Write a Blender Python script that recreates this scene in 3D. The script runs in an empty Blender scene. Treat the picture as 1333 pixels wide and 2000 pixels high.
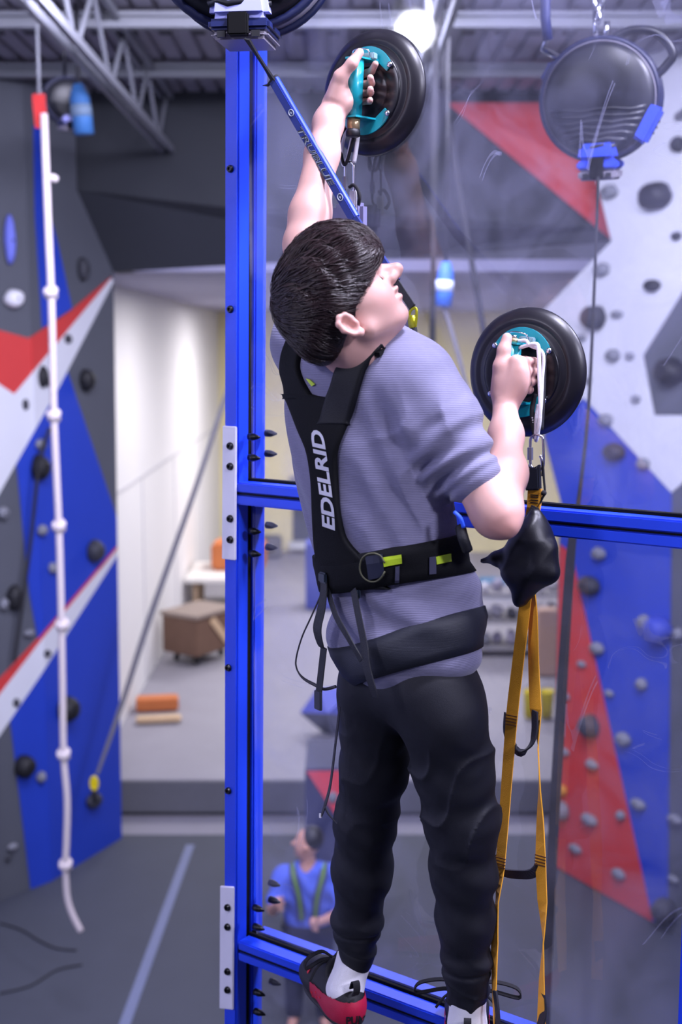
import bpy, bmesh, math, random
import numpy as np
from mathutils import Vector, Matrix, noise
from mathutils.bvhtree import BVHTree
sc = bpy.context.scene
COL = sc.collection
random.seed(7)
# ------------------------------------------------------------------ camera
H = 5.3                 # camera height above the mats
F = 2400.0              # focal length in pixels of the 1333 x 2000 frame
PITCH = math.radians(7.8)
CP, SP = math.cos(PITCH), math.sin(PITCH)
CAM = Vector((0, 0, H))
cd = bpy.data.cameras.new('camera')
cam = bpy.data.objects.new('camera', cd)
COL.objects.link(cam)
cam.location = CAM
cam.rotation_euler = (math.pi / 2 - PITCH, 0, 0)
cd.sensor_fit = 'VERTICAL'
cd.sensor_height = 36
cd.sensor_width = 36
cd.lens = F / 2000 * 36
cd.clip_start = 0.05
cd.dof.use_dof = True
cd.dof.focus_distance = 2.42
cd.dof.aperture_fstop = 2.8
sc.camera = cam
# ------------------------------------------------------------------ world, exposure, lights
w = bpy.data.worlds.new('hall_air')
sc.world = w
w.use_nodes = True
w.node_tree.nodes['Background'].inputs[0].default_value = (0.62, 0.62, 1.0, 1)
w.node_tree.nodes['Background'].inputs[1].default_value = 0.16
vs = sc.view_settings
vs.view_transform = 'Standard'
vs.look = 'None'
vs.gamma = 1
vs.use_curve_mapping = False
vs.exposure = 0.0
VIOLET = (0.78, 0.77, 1.0)


def area(name, loc, target, size, power, col=VIOLET, sy=None):
    l = bpy.data.lights.new(name, 'AREA')
    l.energy = power
    l.color = col
    l.size = size
    if sy:
        l.shape = 'RECTANGLE'
        l.size_y = sy
    o = bpy.data.objects.new(name, l)
    COL.objects.link(o)
    o.location = loc
    o.rotation_euler = (Vector(target) - Vector(loc)).to_track_quat('-Z', 'Y').to_euler()
    return o


# high-bay lamps under the roof deck: beside and over the climber, over the hall, over the back room; the fills are added, unseen
area('high_bay_lamp_side', (3.4, -1.2, H + 2.3), (0.05, 2.4, H - 0.5), 0.6, 230)
area('high_bay_lamp_climber', (0.7, 1.65, H + 2.38), (0.15, 2.3, H - 0.6), 0.5, 150)
area('high_bay_lamp_climber_right', (2.5, 2.3, H + 2.35), (0.1, 2.4, H - 1.0), 0.5, 300)
area('high_bay_lamp_left', (-1.5, 7.0, H + 2.35), (-2.6, 10.5, 3.2), 1.2, 300)
area('high_bay_lamp_middle', (0.4, 8.2, H + 2.35), (0.3, 9.5, 0), 1.4, 200)
area('high_bay_lamp_right', (1.6, 6.5, H + 2.35), (2.8, 11.0, 3.4), 1.2, 330)
area('front_left_fill', (-3.4, -0.8, H + 2.3), (0.0, 2.5, H - 0.9), 0.6, 100)  # added fill that brightens the post's front face and plates
area('far_wall_fill', (-5.2, 2.0, H + 2.2), (-8.0, 2.0, H - 0.3), 1.2, 620)  # added to light the far wall so its reflection veils the pane
area('roof_deck_fill', (0.0, 6.0, 3.0), (0.0, 9.0, H + 2.4), 2.0, 60)  # unseen upward fill low in the hall, added to lighten the roof deck
for i, (x, y) in enumerate([(-0.5, 16.5), (2.5, 17.5), (-0.3, 23.0), (3.0, 24.0)]):
    area('back_room_lamp_%d' % i, (x, y, H + 0.68), (x, y, 0), 1.6, 170 if i < 2 else 300, (0.97, 0.93, 0.95))

# ------------------------------------------------------------------ geometry helpers


def ray(px, py):
    a = (px - 666.5) / F
    b = (1000 - py) / F
    return Vector((a, CP + b * SP, -SP + b * CP))


def U(px, py, Y):
    d = ray(px, py)
    return CAM + d * (Y / d.y)


def hit(px, py, p0, n):
    d = ray(px, py)
    t = (Vector(p0) - CAM).dot(n) / d.dot(n)
    return CAM + d * t


def UZ(px, py, z):
    return hit(px, py, Vector((0, 0, z)), Vector((0, 0, 1)))


PHI = math.radians(36)
PN = Vector((-math.sin(PHI), -math.cos(PHI), 0))      # pane normal, towards the climber
PR = Vector((math.cos(PHI), -math.sin(PHI), 0))       # along the pane, towards the right
PO = U(495, 1000, 2.86)
ZV = Vector((0, 0, 1))


def PL(px, py, off=0.0):
    """point seen at a pixel, OFF metres in front of the pane"""
    return hit(px, py, PO + PN * off, PN)


def lin(h):
    h = h.lstrip('#')
    out = []
    for i in (0, 2, 4):
        c = int(h[i:i + 2], 16) / 255
        out.append(c / 12.92 if c <= 0.04045 else ((c + 0.055) / 1.055) ** 2.4)
    return tuple(out)


MATS = {}


def M(name, col, rough=0.5, metal=0.0, var=0.10, scale=14.0, bump=0.0, bscale=120.0, spec=0.5, coat=0.0, sheen=0.0, wave=None, sss=0.0, tint=None):
    if name in MATS:
        return MATS[name]
    m = bpy.data.materials.new(name)
    m.use_nodes = True
    nt = m.node_tree
    N, L = nt.nodes, nt.links
    b = N['Principled BSDF']
    c = lin(col) if isinstance(col, str) else col
    tc = N.new('ShaderNodeTexCoord')
    nz = N.new('ShaderNodeTexNoise')
    nz.inputs['Scale'].default_value = scale
    nz.inputs['Detail'].default_value = 4
    L.new(tc.outputs['Object'], nz.inputs['Vector'])
    mx = N.new('ShaderNodeMix')
    mx.data_type = 'RGBA'
    mx.inputs['A'].default_value = tuple(x * (1 - var) for x in c) + (1,)
    mx.inputs['B'].default_value = tuple(min(1, x * (1 + var)) for x in c) + (1,)
    L.new(nz.outputs['Fac'], mx.inputs['Factor'])
    out = mx.outputs['Result']
    if tint:
        at = N.new('ShaderNodeAttribute')
        at.attribute_name = 'tint'
        m2 = N.new('ShaderNodeMix')
        m2.data_type = 'RGBA'
        m2.inputs['B'].default_value = lin(tint) + (1,)
        L.new(at.outputs['Fac'], m2.inputs['Factor'])
        L.new(out, m2.inputs['A'])
        out = m2.outputs['Result']
    L.new(out, b.inputs['Base Color'])
    b.inputs['Roughness'].default_value = rough
    b.inputs['Metallic'].default_value = metal
    b.inputs['Specular IOR Level'].default_value = spec
    b.inputs['Coat Weight'].default_value = coat
    b.inputs['Sheen Weight'].default_value = sheen
    if sss:
        b.inputs['Subsurface Weight'].default_value = sss
        b.inputs['Subsurface Radius'].default_value = (0.012, 0.005, 0.003)
        b.inputs['Subsurface Scale'].default_value = 0.6
    if bump or wave:
        bp = N.new('ShaderNodeBump')
        bp.inputs['Strength'].default_value = bump or 0.4
        bp.inputs['Distance'].default_value = 0.002
        if wave:
            wv = N.new('ShaderNodeTexWave')
            wv.bands_direction = wave[0]
            wv.inputs['Scale'].default_value = wave[1]
            wv.inputs['Distortion'].default_value = wave[2]
            wv.inputs['Detail'].default_value = 2
            L.new(tc.outputs['Object'], wv.inputs['Vector'])
            L.new(wv.outputs['Fac'], bp.inputs['Height'])
        else:
            n2 = N.new('ShaderNodeTexNoise')
            n2.inputs['Scale'].default_value = bscale
            n2.inputs['Detail'].default_value = 3
            L.new(tc.outputs['Object'], n2.inputs['Vector'])
            L.new(n2.outputs['Fac'], bp.inputs['Height'])
        L.new(bp.outputs['Normal'], b.inputs['Normal'])
    MATS[name] = m
    return m


def empty(name, loc, label=None, cat=None, group=None, kind=None):
    o = bpy.data.objects.new(name, None)
    COL.objects.link(o)
    o.location = loc
    o.empty_display_size = 0.05
    return tag(o, label, cat, group, kind)


def tag(o, label=None, cat=None, group=None, kind=None):
    if label: o['label'] = label
    if cat: o['category'] = cat
    if group: o['group'] = group
    if kind: o['kind'] = kind
    return o


def wpos(o):
    p = Vector((0, 0, 0))
    while o is not None:
        p = p + o.location
        o = o.parent
    return p


class G:
    """collects shapes in world space; obj() links them as one mesh"""

    def __init__(s):
        s.v, s.f = [], []

    def add(s, v, f):
        k = len(s.v)
        s.v += [Vector(x) for x in v]
        s.f += [tuple(i + k for i in q) for q in f]
        return s

    def box(s, c, size, X=None, Y=None, Z=None):
        X = Vector(X or (1, 0, 0)); Y = Vector(Y or (0, 1, 0)); Z = Vector(Z or (0, 0, 1))
        c = Vector(c)
        hx, hy, hz = (t / 2 for t in size)
        v = [c + X * (sx * hx) + Y * (sy * hy) + Z * (sz * hz) for sx in (-1, 1) for sy in (-1, 1) for sz in (-1, 1)]
        return s.add(v, [(0, 1, 3, 2), (4, 6, 7, 5), (0, 4, 5, 1), (2, 3, 7, 6), (0, 2, 6, 4), (1, 5, 7, 3)])

    def prism(s, pts, d):
        """outline PTS extruded by the vector D"""
        n = len(pts)
        d = Vector(d)
        v = [Vector(p) for p in pts] + [Vector(p) + d for p in pts]
        f = [tuple(range(n))[::-1], tuple(range(n, 2 * n))]
        f += [(i, (i + 1) % n, (i + 1) % n + n, i + n) for i in range(n)]
        return s.add(v, f)

    def frames(s, P):
        T = []
        for i in range(len(P)):
            a, b = P[max(0, i - 1)], P[min(len(P) - 1, i + 1)]
            t = (b - a)
            T.append(t.normalized() if t.length > 1e-9 else Vector((0, 0, 1)))
        r = T[0].orthogonal().normalized()
        out = []
        for i, t in enumerate(T):
            r = (r - t * r.dot(t))
            r = r.normalized() if r.length > 1e-6 else t.orthogonal().normalized()
            out.append((t, r, t.cross(r)))
        return out

    def tube(s, P, r, n=10, cap=True, closed=False):
        P = [Vector(p) for p in P]
        R = r if isinstance(r, (list, tuple)) else [r] * len(P)
        v, f = [], []
        for (t, a, b), p, q in zip(s.frames(P), P, R):
            v += [p + (a * math.cos(2 * math.pi * k / n) + b * math.sin(2 * math.pi * k / n)) * q for k in range(n)]
        m = len(P)
        for i in range(m - 1 if not closed else m):
            j = (i + 1) % m
            f += [(i * n + k, i * n + (k + 1) % n, j * n + (k + 1) % n, j * n + k) for k in range(n)]
        if cap and not closed:
            f += [tuple(range(n))[::-1], tuple((m - 1) * n + k for k in range(n))]
        return s.add(v, f)

    def ribbon(s, P, side, wd, th=0.002, closed=False):
        """flat webbing along P; SIDE gives the width direction per point"""
        P = [Vector(p) for p in P]
        S = side if isinstance(side, list) else [side] * len(P)
        W = wd if isinstance(wd, (list, tuple)) else [wd] * len(P)
        v, f = [], []
        m = len(P)
        for i, p in enumerate(P):
            a, b = (P[(i - 1) % m], P[(i + 1) % m]) if closed else (P[max(0, i - 1)], P[min(m - 1, i + 1)])
            t = (b - a).normalized()
            sd = Vector(S[i]); sd = (sd - t * sd.dot(t)).normalized()
            nn = t.cross(sd)
            h = W[i] / 2
            v += [p - sd * h - nn * th / 2, p + sd * h - nn * th / 2, p + sd * h + nn * th / 2, p - sd * h + nn * th / 2]
        for i in range(m if closed else m - 1):
            j = (i + 1) % m
            f += [(i * 4 + k, i * 4 + (k + 1) % 4, j * 4 + (k + 1) % 4, j * 4 + k) for k in range(4)]
        if not closed:
            f += [(3, 2, 1, 0), tuple((m - 1) * 4 + k for k in range(4))]
        return s.add(v, f)

    def lathe(s, prof, c, A, n=32, B=None, sx=1.0):
        """profile [(radius, height)] turned about axis A through C"""
        A = Vector(A).normalized(); c = Vector(c)
        X = (Vector(B) if B else A.orthogonal()).normalized()
        Y = A.cross(X)
        v, f = [], []
        for r, h in prof:
            v += [c + A * h + (X * math.cos(2 * math.pi * k / n) * sx + Y * math.sin(2 * math.pi * k / n)) * r for k in range(n)]
        m = len(prof)
        for i in range(m - 1):
            f += [(i * n + k, i * n + (k + 1) % n, (i + 1) * n + (k + 1) % n, (i + 1) * n + k) for k in range(n)]
        f += [tuple(range(n))[::-1], tuple((m - 1) * n + k for k in range(n))]
        return s.add(v, f)

    def ball(s, c, r, n=10, m=7, X=None, Y=None, Z=None, rad=(1, 1, 1), rough=0.0, seed=0):
        X = Vector(X or (1, 0, 0)); Y = Vector(Y or (0, 1, 0)); Z = Vector(Z or (0, 0, 1))
        c = Vector(c)
        v, f = [], []
        for i in range(1, m):
            th = math.pi * i / m
            for k in range(n):
                ph = 2 * math.pi * k / n
                d = Vector((math.sin(th) * math.cos(ph), math.sin(th) * math.sin(ph), math.cos(th)))
                q = r * (1 + rough * noise.noise(d * 1.7 + Vector((seed * 3.1, seed, 0))))
                v.append(c + X * d.x * q * rad[0] + Y * d.y * q * rad[1] + Z * d.z * q * rad[2])
        for i in range(m - 2):
            f += [(i * n + k, i * n + (k + 1) % n, (i + 1) * n + (k + 1) % n, (i + 1) * n + k) for k in range(n)]
        v += [c + Z * r * rad[2], c - Z * r * rad[2]]
        t = len(v) - 2
        f += [(t, (k + 1) % n, k) for k in range(n)]
        b0 = (m - 2) * n
        f += [(t + 1, b0 + k, b0 + (k + 1) % n) for k in range(n)]
        return s.add(v, f)

    def obj(s, name, mat, parent=None, smooth=False, bev=0.0, base=False, fix=True):
        me = bpy.data.meshes.new(name)
        org = Vector((0, 0, 0))
        if parent is not None:
            org = wpos(parent)
        elif s.v:
            lo = [min(p[i] for p in s.v) for i in range(3)]
            hi = [max(p[i] for p in s.v) for i in range(3)]
            org = Vector(((lo[0] + hi[0]) / 2, (lo[1] + hi[1]) / 2, lo[2]))
        me.from_pydata([p - org for p in s.v], [], s.f)
        if fix or bev:
            bm = bmesh.new()
            bm.from_mesh(me)
            if bev:
                bmesh.ops.bevel(bm, geom=[e for e in bm.edges], offset=bev, segments=2, affect='EDGES', clamp_overlap=True)
            bmesh.ops.recalc_face_normals(bm, faces=bm.faces)
            bm.to_mesh(me)
            bm.free()
        me.update()
        if smooth:
            me.polygons.foreach_set('use_smooth', [True] * len(me.polygons))
        if mat: me.materials.append(mat)
        o = bpy.data.objects.new(name, me)
        COL.objects.link(o)
        if parent is not None:
            o.parent = parent
        else:
            o.location = org
        return o


def spl(P, n=6):
    """Catmull-Rom through P"""
    P = [Vector(p) for p in P]
    out = []
    for i in range(len(P) - 1):
        p0, p1, p2, p3 = P[max(0, i - 1)], P[i], P[i + 1], P[min(len(P) - 1, i + 2)]
        for k in range(n):
            t = k / n
            out.append(0.5 * ((2 * p1) + (p2 - p0) * t + (2 * p0 - 5 * p1 + 4 * p2 - p3) * t * t + (3 * p1 - p0 - 3 * p2 + p3) * t ** 3))
    out.append(P[-1])
    return out


def lerpl(L, n):
    """list L resampled to n values"""
    out = []
    for i in range(n):
        t = i / (n - 1) * (len(L) - 1)
        k = min(int(t), len(L) - 2)
        out.append(L[k] + (L[k + 1] - L[k]) * (t - k))
    return out


def text_mesh(body, shear=0.0, bold=0.0, extrude=0.0):
    """outline letters as (verts, faces) in the unit frame of the font"""
    cu = bpy.data.curves.new('lettering', 'FONT')
    cu.body = body
    cu.size = 1.0
    cu.offset = bold
    cu.shear = shear
    cu.extrude = extrude
    cu.resolution_u = 3
    o = bpy.data.objects.new('lettering', cu)
    COL.objects.link(o)
    bpy.context.view_layer.update()
    me = bpy.data.meshes.new_from_object(o.evaluated_get(bpy.context.evaluated_depsgraph_get()))
    bm = bmesh.new(); bm.from_mesh(me)
    bmesh.ops.triangulate(bm, faces=bm.faces)
    for _ in range(1):
        bmesh.ops.subdivide_edges(bm, edges=bm.edges, cuts=1)
    bm.to_mesh(me); bm.free()
    v = [p.co.copy() for p in me.vertices]
    f = [tuple(p.vertices) for p in me.polygons]
    bpy.data.objects.remove(o); bpy.data.curves.remove(cu); bpy.data.meshes.remove(me)
    return v, f

# ================================================================== ROOM
GREY = M('grey_wall_paint', '53565f', 0.7, var=0.06, scale=3, bump=0.15, bscale=400)
DGREY = M('dark_grey_wall_paint', '2a2d34', 0.75, var=0.06, scale=3)
BLUE = M('blue_wall_paint', '1f3fb4', 0.55, var=0.05, scale=3)
RED = M('red_wall_paint', 'c93a38', 0.6, var=0.05, scale=3)
WHITE = M('white_wall_paint', 'd6d8de', 0.6, var=0.03, scale=3)
CREAM = M('cream_wall_paint', 'e6dcae', 0.7, var=0.03, scale=1)
WWHITE = M('side_wall_paint', 'e3e2e4', 0.7, var=0.03, scale=1)
MAT = M('grey_crash_mat', '3e424f', 0.75, var=0.10, scale=2.5, bump=0.2, bscale=200)
CONC = M('polished_concrete', '8d8b96', 0.6, var=0.16, scale=1.3)
SOFFIT = M('grey_soffit', 'a09fb8', 0.8, var=0.04, scale=1)
DECK = M('painted_roof_deck', '84818e', 0.7, var=0.06, scale=2)
STEEL = M('painted_roof_steel', '75777f', 0.6, var=0.06, scale=4)
ZC = 0.39               # raised concrete floor of the back room
DZ = H + 2.45           # roof deck
SOF = H + 0.74          # soffit of the arch

# ---- floor
floor = empty('floor', (0, 6, 0), kind='structure')
G().box((0, 2.4, -0.1), (16, 20.8, 0.2)).obj('crash_mat', MAT, floor, bev=0.01)
G().box((0, 16, -0.14), (16, 6.6, 0.2)).obj('lower_slab', CONC, floor)
Ystep = UZ(340, 1590, -0.04).y
G().box((0, Ystep + 10, ZC / 2 - 0.04), (16, 20, ZC + 0.08 - 0.04)).obj('raised_slab', CONC, floor)
G().box((0, Ystep - 0.02, 0.175), (16, 0.04, 0.37)).obj('step_face', M('grey_step_paint', '5f6067', 0.7), floor)
G().box((0, Ystep - 0.03, -0.02), (16, 0.03, 0.04)).obj('step_shadow_strip', M('step_shadow_black', '15151a', 0.7), floor)  # black strip painted in as the shadow line at the step's foot
a, b = UZ(222, 2060, 0.004), UZ(372, 1650, 0.004)
G().ribbon([a, b], (1, 0, 0), 0.09, 0.004).obj('seam_tape', M('blue_grey_seam_tape', '6a7290', 0.6), floor)

# ---- pale wall on the far left side of the hall, mirrored in the pane
G().box((-8.1, 0.5, 3.7), (0.2, 24, 7.9)).obj('wall_far_left', M('pale_hall_paint', 'c4c8ea', 0.8)).__setitem__('kind', 'structure')

# ---- back wall, side wall, soffit of the back room
YB = 29.0
G().box((1.6, YB + 0.1, 3.2), (14, 0.2, 6.4)).obj('wall_back', CREAM).__setitem__('kind', 'structure')
sw = empty('wall_side', (-2.87, 14, 0), kind='structure')
G().box((-2.97, 21.2, 3.2), (0.2, 16.4, 6.4)).obj('side_wall_face', WWHITE, sw)
GL = M('side_wall_joint', 'c5c4ca', 0.7)
for y in (17.6, 21.0, 25.0):
    G().box((-2.865, y, 1.9), (0.012, 0.03, 3.0)).obj('joint_strip', GL, sw)
G().box((-2.865, 21.2, 3.4), (0.012, 16, 0.05)).obj('joint_strip', GL, sw)
G().box((2, 21.4, SOF + 0.06), (10, 17, 0.12)).obj('ceiling_back_room', SOFFIT).__setitem__('kind', 'structure')

# ---- climbing wall on the left, two facets meeting at a ridge
WALLT = 0.06
pA, pB = UZ(100, 1720, 0), UZ(238, 1635, 0)
e2 = (pB - pA); e2.z = 0; e2.normalize()
nL2 = Vector((e2.y, -e2.x, 0))
if nL2.x < 0: nL2 = -nL2
ang = math.radians(-16)
e1 = Vector((e2.x * math.cos(ang) - e2.y * math.sin(ang), e2.x * math.sin(ang) + e2.y * math.cos(ang), 0))
nL1 = Vector((e1.y, -e1.x, 0))
ridge = pA


def ridge_px(y):
    return 62 + (y - 650) * 0.036


def wl(px, py, out=0.0):
    n = nL2 if px > ridge_px(py) - 0.5 else nL1
    return hit(px, py, pA + n * out, n)


def clip(poly, keep_right):
    sgn = 1 if keep_right else -1
    fn = lambda p: sgn * (p[0] - ridge_px(p[1]))
    out = []
    for i in range(len(poly)):
        p, q = poly[i], poly[(i + 1) % len(poly)]
        a, b = fn(p), fn(q)
        if a >= 0: out.append(p)
        if (a < 0) != (b < 0):
            t = a / (a - b)
            out.append((p[0] + (q[0] - p[0]) * t, p[1] + (q[1] - p[1]) * t))
    return out


def mean_depth(pts):
    return sum(p.y for p in pts) / len(pts)


wallL = empty('wall_left', (pA.x, pA.y, 0), kind='structure')


def panel_left(poly, mat, proud, name='panel'):
    for side in (True, False):
        q = clip(poly, side)
        if len(q) < 3: continue
        n = nL2 if side else nL1
        pts = [hit(x, y, pA + n * proud, n) for x, y in q]
        G().prism(pts, n * -0.03).obj(name, mat, wallL)


# backing boards
panel_left([(-260, -120), (-20, -120), (145, 140), (150, 372), (222, 532), (238, 1637), (100, 1721), (-60, 1830), (-260, 1960)], GREY, 0.0, 'backing_board')
panel_left([(64, 190), (84, 190), (84, 250), (72, 262)], RED, 0.010)
panel_left([(67, 246), (80, 246), (92, 400), (112, 470), (141, 602), (84, 640), (70, 420)], BLUE, 0.012)
panel_left([(-90, 625), (0, 645), (58, 661), (140, 607), (219, 541), (28, 770), (-90, 690)], RED, 0.016)
panel_left([(-90, 690), (28, 770), (219, 543), (222, 550), (116, 755), (0, 962), (-90, 1110)], WHITE, 0.020)
panel_left([(131, 722), (229, 1012), (229, 1066), (75, 1250), (58, 1160), (33, 905)], BLUE, 0.012)
panel_left([(229, 1066), (229, 1076), (75, 1258), (0, 1356), (-60, 1430), (-60, 1398), (0, 1326), (75, 1247)], RED, 0.014)
panel_left([(229, 1073), (229, 1086), (80, 1318), (0, 1436), (-60, 1520), (-60, 1430), (0, 1356), (75, 1258)], WHITE, 0.018)
panel_left([(230, 1086), (238, 1637), (62, 1747), (20, 1402)], BLUE, 0.012)

# ---- climbing wall on the right
qA, qB = UZ(1080, 1690, 0), UZ(1290, 1810, 0)
e3 = (qB - qA); e3.z = 0; e3.normalize()
nR = Vector((e3.y, -e3.x, 0))
if nR.x > 0: nR = -nR
wallR = empty('wall_right', (qA.x, qA.y, 0), kind='structure')


def wr(px, py, out=0.0):
    return hit(px, py, qA + nR * out, nR)


def panel_right(poly, mat, proud, name='panel'):
    G().prism([wr(x, y, proud) for x, y in poly], nR * -0.03).obj(name, mat, wallR)


panel_right([(1110, 60), (1440, -100), (1440, 1895), (1290, 1810), (1080, 1690), (1092, 1060), (1098, 990), (1062, 850), (1056, 612), (1195, 470), (1150, 300)], GREY, 0.0, 'backing_board')
panel_right([(1112, 62), (1440, -95), (1440, 470), (1333, 572), (1256, 695), (1278, 811), (1440, 812), (1440, 850), (1312, 962), (1140, 776), (1063, 846), (1057, 612), (1195, 471), (1160, 330)], WHITE, 0.012)
panel_right([(1440, 476), (1336, 575), (1259, 695), (1280, 808), (1440, 808)], GREY, 0.018)
panel_right([(1140, 779), (1311, 964), (1304, 1800), (1276, 1800), (1118, 1080), (1094, 1062), (1099, 992), (1064, 850)], BLUE, 0.012)
panel_right([(1093, 1064), (1114, 1080), (1275, 1800), (1180, 1746), (1082, 1690)], RED, 0.018)

# ---- the dark arch over the opening
arch = empty('wall_arch', (0, 13, SOF), kind='structure')
YA = 12.9


def arch_panel(poly, mat, depth, name='panel'):
    """poly of (px, py, Y)"""
    G().prism([U(*p) for p in poly], (0, depth, 0)).obj(name, mat, arch)


arch_panel([(120, 150, 12.7), (1180, 150, 12.7), (1180, 445, 12.35), (800, 448, 12.5), (440, 402, 12.5), (150, 372, 12.5)], DGREY, 0.5, 'upper_board')
arch_panel([(150, 371, 12.5), (440, 401, 12.5), (800, 447, 12.5), (1182, 445, 12.35), (1196, 468, 12.35), (800, 498, 12.9), (222, 532, 12.9)], M('charcoal_wall_paint', '24272f', 0.75), 0.3, 'lower_board')
arch_panel([(872, 200, 12.55), (1112, 200, 12.55), (1160, 330, 12.30), (1196, 468, 12.25)], RED, 0.03)

# ---- roof deck with ribs, joists
ceil = empty('ceiling', (0, 6, DZ), kind='structure')
g = G()
x = -8.0
while x < 8.0:
    g.box((x + 0.06, 6.0, DZ + 0.04), (0.12, 15, 0.02))
    g.box((x + 0.15, 6.0, DZ + 0.08), (0.06, 15, 0.02))
    g.box((x + 0.12, 6.0, DZ + 0.06), (0.008, 15, 0.05))
    g.box((x + 0.178, 6.0, DZ + 0.06), (0.008, 15, 0.05))
    x += 0.18
g.obj('roof_deck', DECK, ceil, fix=False)


def joist(x, y0, y1, zt, zb):
    g = G()
    for z in (zt, zb):
        for dx in (-0.05, 0.05):
            g.box((x + dx, (y0 + y1) / 2, z), (0.035, y1 - y0, 0.06))
    g.obj('joist_chord', STEEL, ceil)
    n = int((y1 - y0) / 1.1)
    for i in range(n):
        ya, yb = y0 + (y1 - y0) * i / n, y0 + (y1 - y0) * (i + 0.5) / n
        yc = y0 + (y1 - y0) * (i + 1) / n
        G().tube([(x, ya, zt), (x, yb, zb), (x, yc, zt)], 0.018, 6).obj('joist_web', STEEL, ceil)


for x in (-3.55, -1.72, 0.6, 2.9):
    joist(x, 6.5, 12.55, DZ - 0.03, DZ - 0.55)
for y in (9.6, 11.3):
    g = G()
    g.box((0, y, DZ - 0.10), (14, 0.10, 0.03)).box((0, y, DZ - 0.02), (14, 0.14, 0.03)).box((0, y, DZ - 0.06), (14, 0.02, 0.08))
    g.obj('purlin', STEEL, ceil)
HOLE = M('dark_deck_slot', '33323c', 0.8)
for i in range(46):
    G().box((-6 + i * 0.27, 10.25, DZ + 0.022), (0.10, 0.16, 0.02)).obj('deck_slot', HOLE, ceil)

# ---- the lamp that mirrors in the pane: hangs left of the climber
lampp = PL(812, 62, 0.0)
d = ray(812, 62).normalized()
rf = d - PN * (2 * d.dot(PN))
lp = lampp + rf * 6.2
lamp = empty('high_bay_lamp', (lp.x, lp.y, lp.z), 'white glowing high bay lamp hanging under the roof left of the climber', 'lamp')
EM = bpy.data.materials.new('lamp_glow')
EM.use_nodes = True
nt = EM.node_tree
nt.nodes.clear()
em = nt.nodes.new('ShaderNodeEmission'); em.inputs[0].default_value = (0.93, 0.95, 1, 1); em.inputs[1].default_value = 70
nt.links.new(em.outputs[0], nt.nodes.new('ShaderNodeOutputMaterial').inputs[0])
G().lathe([(0.13, 0.0), (0.13, 0.012), (0.10, 0.03)], lp, -rf, 28).obj('lamp_disc', EM, lamp, True)
G().lathe([(0.25, 0.0), (0.24, -0.03), (0.12, -0.16), (0.04, -0.2)], lp, -rf, 28).obj('lamp_housing', M('grey_lamp_housing', '8a8c92', 0.5, 0.3), lamp, True)
G().tube([lp + rf * 0.18, Vector((lp.x, lp.y, DZ + 0.05))], 0.01, 6).obj('lamp_hanger', STEEL, lamp)
# ================================================================== CLIMBING HOLDS
H_GREY = M('grey_hold_resin', '7d7f88', 0.7, var=0.12, scale=9, bump=0.3, bscale=300)
H_DARK = M('black_hold_resin', '16161b', 0.6, var=0.12, scale=9, bump=0.3, bscale=300)
H_MID = M('charcoal_hold_resin', '35363e', 0.65, var=0.12, scale=9, bump=0.3, bscale=300)
H_LILAC = M('lilac_blue_hold_resin', '6f78d8', 0.6, var=0.06)
H_WHITE = M('white_hold_resin', 'e6e6ec', 0.5, var=0.04)
H_BLUE = M('blue_hold_resin', '2b3fae', 0.6, var=0.06)
H_ORANGE = M('orange_hold_resin', 'c98a2c', 0.6, var=0.08)
H_YEL = M('yellow_plastic', 'd8c40e', 0.5, var=0.05)
BOLT = M('dark_bolt_steel', '2a2a30', 0.4, 0.6)


def hold(side, px, py, w_, h_, mat, label, deep=0.6, seed=0, sx=0.0, group=None):
    fn, n, e = (wl, nL2, e2) if side == 'L' else (wr, nR, e3)
    if side == 'L' and px < ridge_px(py): n, e = nL1, e1
    c = fn(px, py, 0.02)
    s = c.y / F
    # real width from the width in the picture
    ex = abs(e.x - e.y * (px - 666.5) / F)
    W, Hh = w_ * s / max(ex, 0.25), h_ * s
    if W > 2.2 * Hh: W = 2.2 * Hh
    dp = deep * min(W, Hh)
    r = empty('climbing_hold', tuple(c), label, 'climbing hold', group)
    g = G()
    nn, v, f = 16, [], []
    prof = [(1.0, 0.0), (1.02, 0.18), (0.92, 0.6), (0.66, 0.92), (0.30, 1.0)]
    for rr, hh in prof:
        for k in range(nn):
            a = 2 * math.pi * k / nn
            wob = 1 + 0.16 * noise.noise(Vector((math.cos(a) * 1.3 + seed, math.sin(a) * 1.3, seed * 1.7 + hh)))
            v.append(c + e * (math.cos(a) * rr * wob * W / 2) + ZV * (math.sin(a) * rr * wob * Hh / 2 - hh * sx * Hh) + n * (hh * dp))
    m = len(prof)
    for i in range(m - 1):
        f += [(i * nn + k, i * nn + (k + 1) % nn, (i + 1) * nn + (k + 1) % nn, (i + 1) * nn + k) for k in range(nn)]
    f += [tuple(range(nn))[::-1], tuple((m - 1) * nn + k for k in range(nn))]
    g.add(v, f)
    g.obj('hold_body', mat, r, True)
    if max(w_, h_) > 22:
        G().lathe([(0.011, -0.006), (0.012, 0.004), (0.006, 0.006)], c + n * dp - ZV * (sx * Hh), n, 8).obj('bolt', BOLT, r)
    return r


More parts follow.
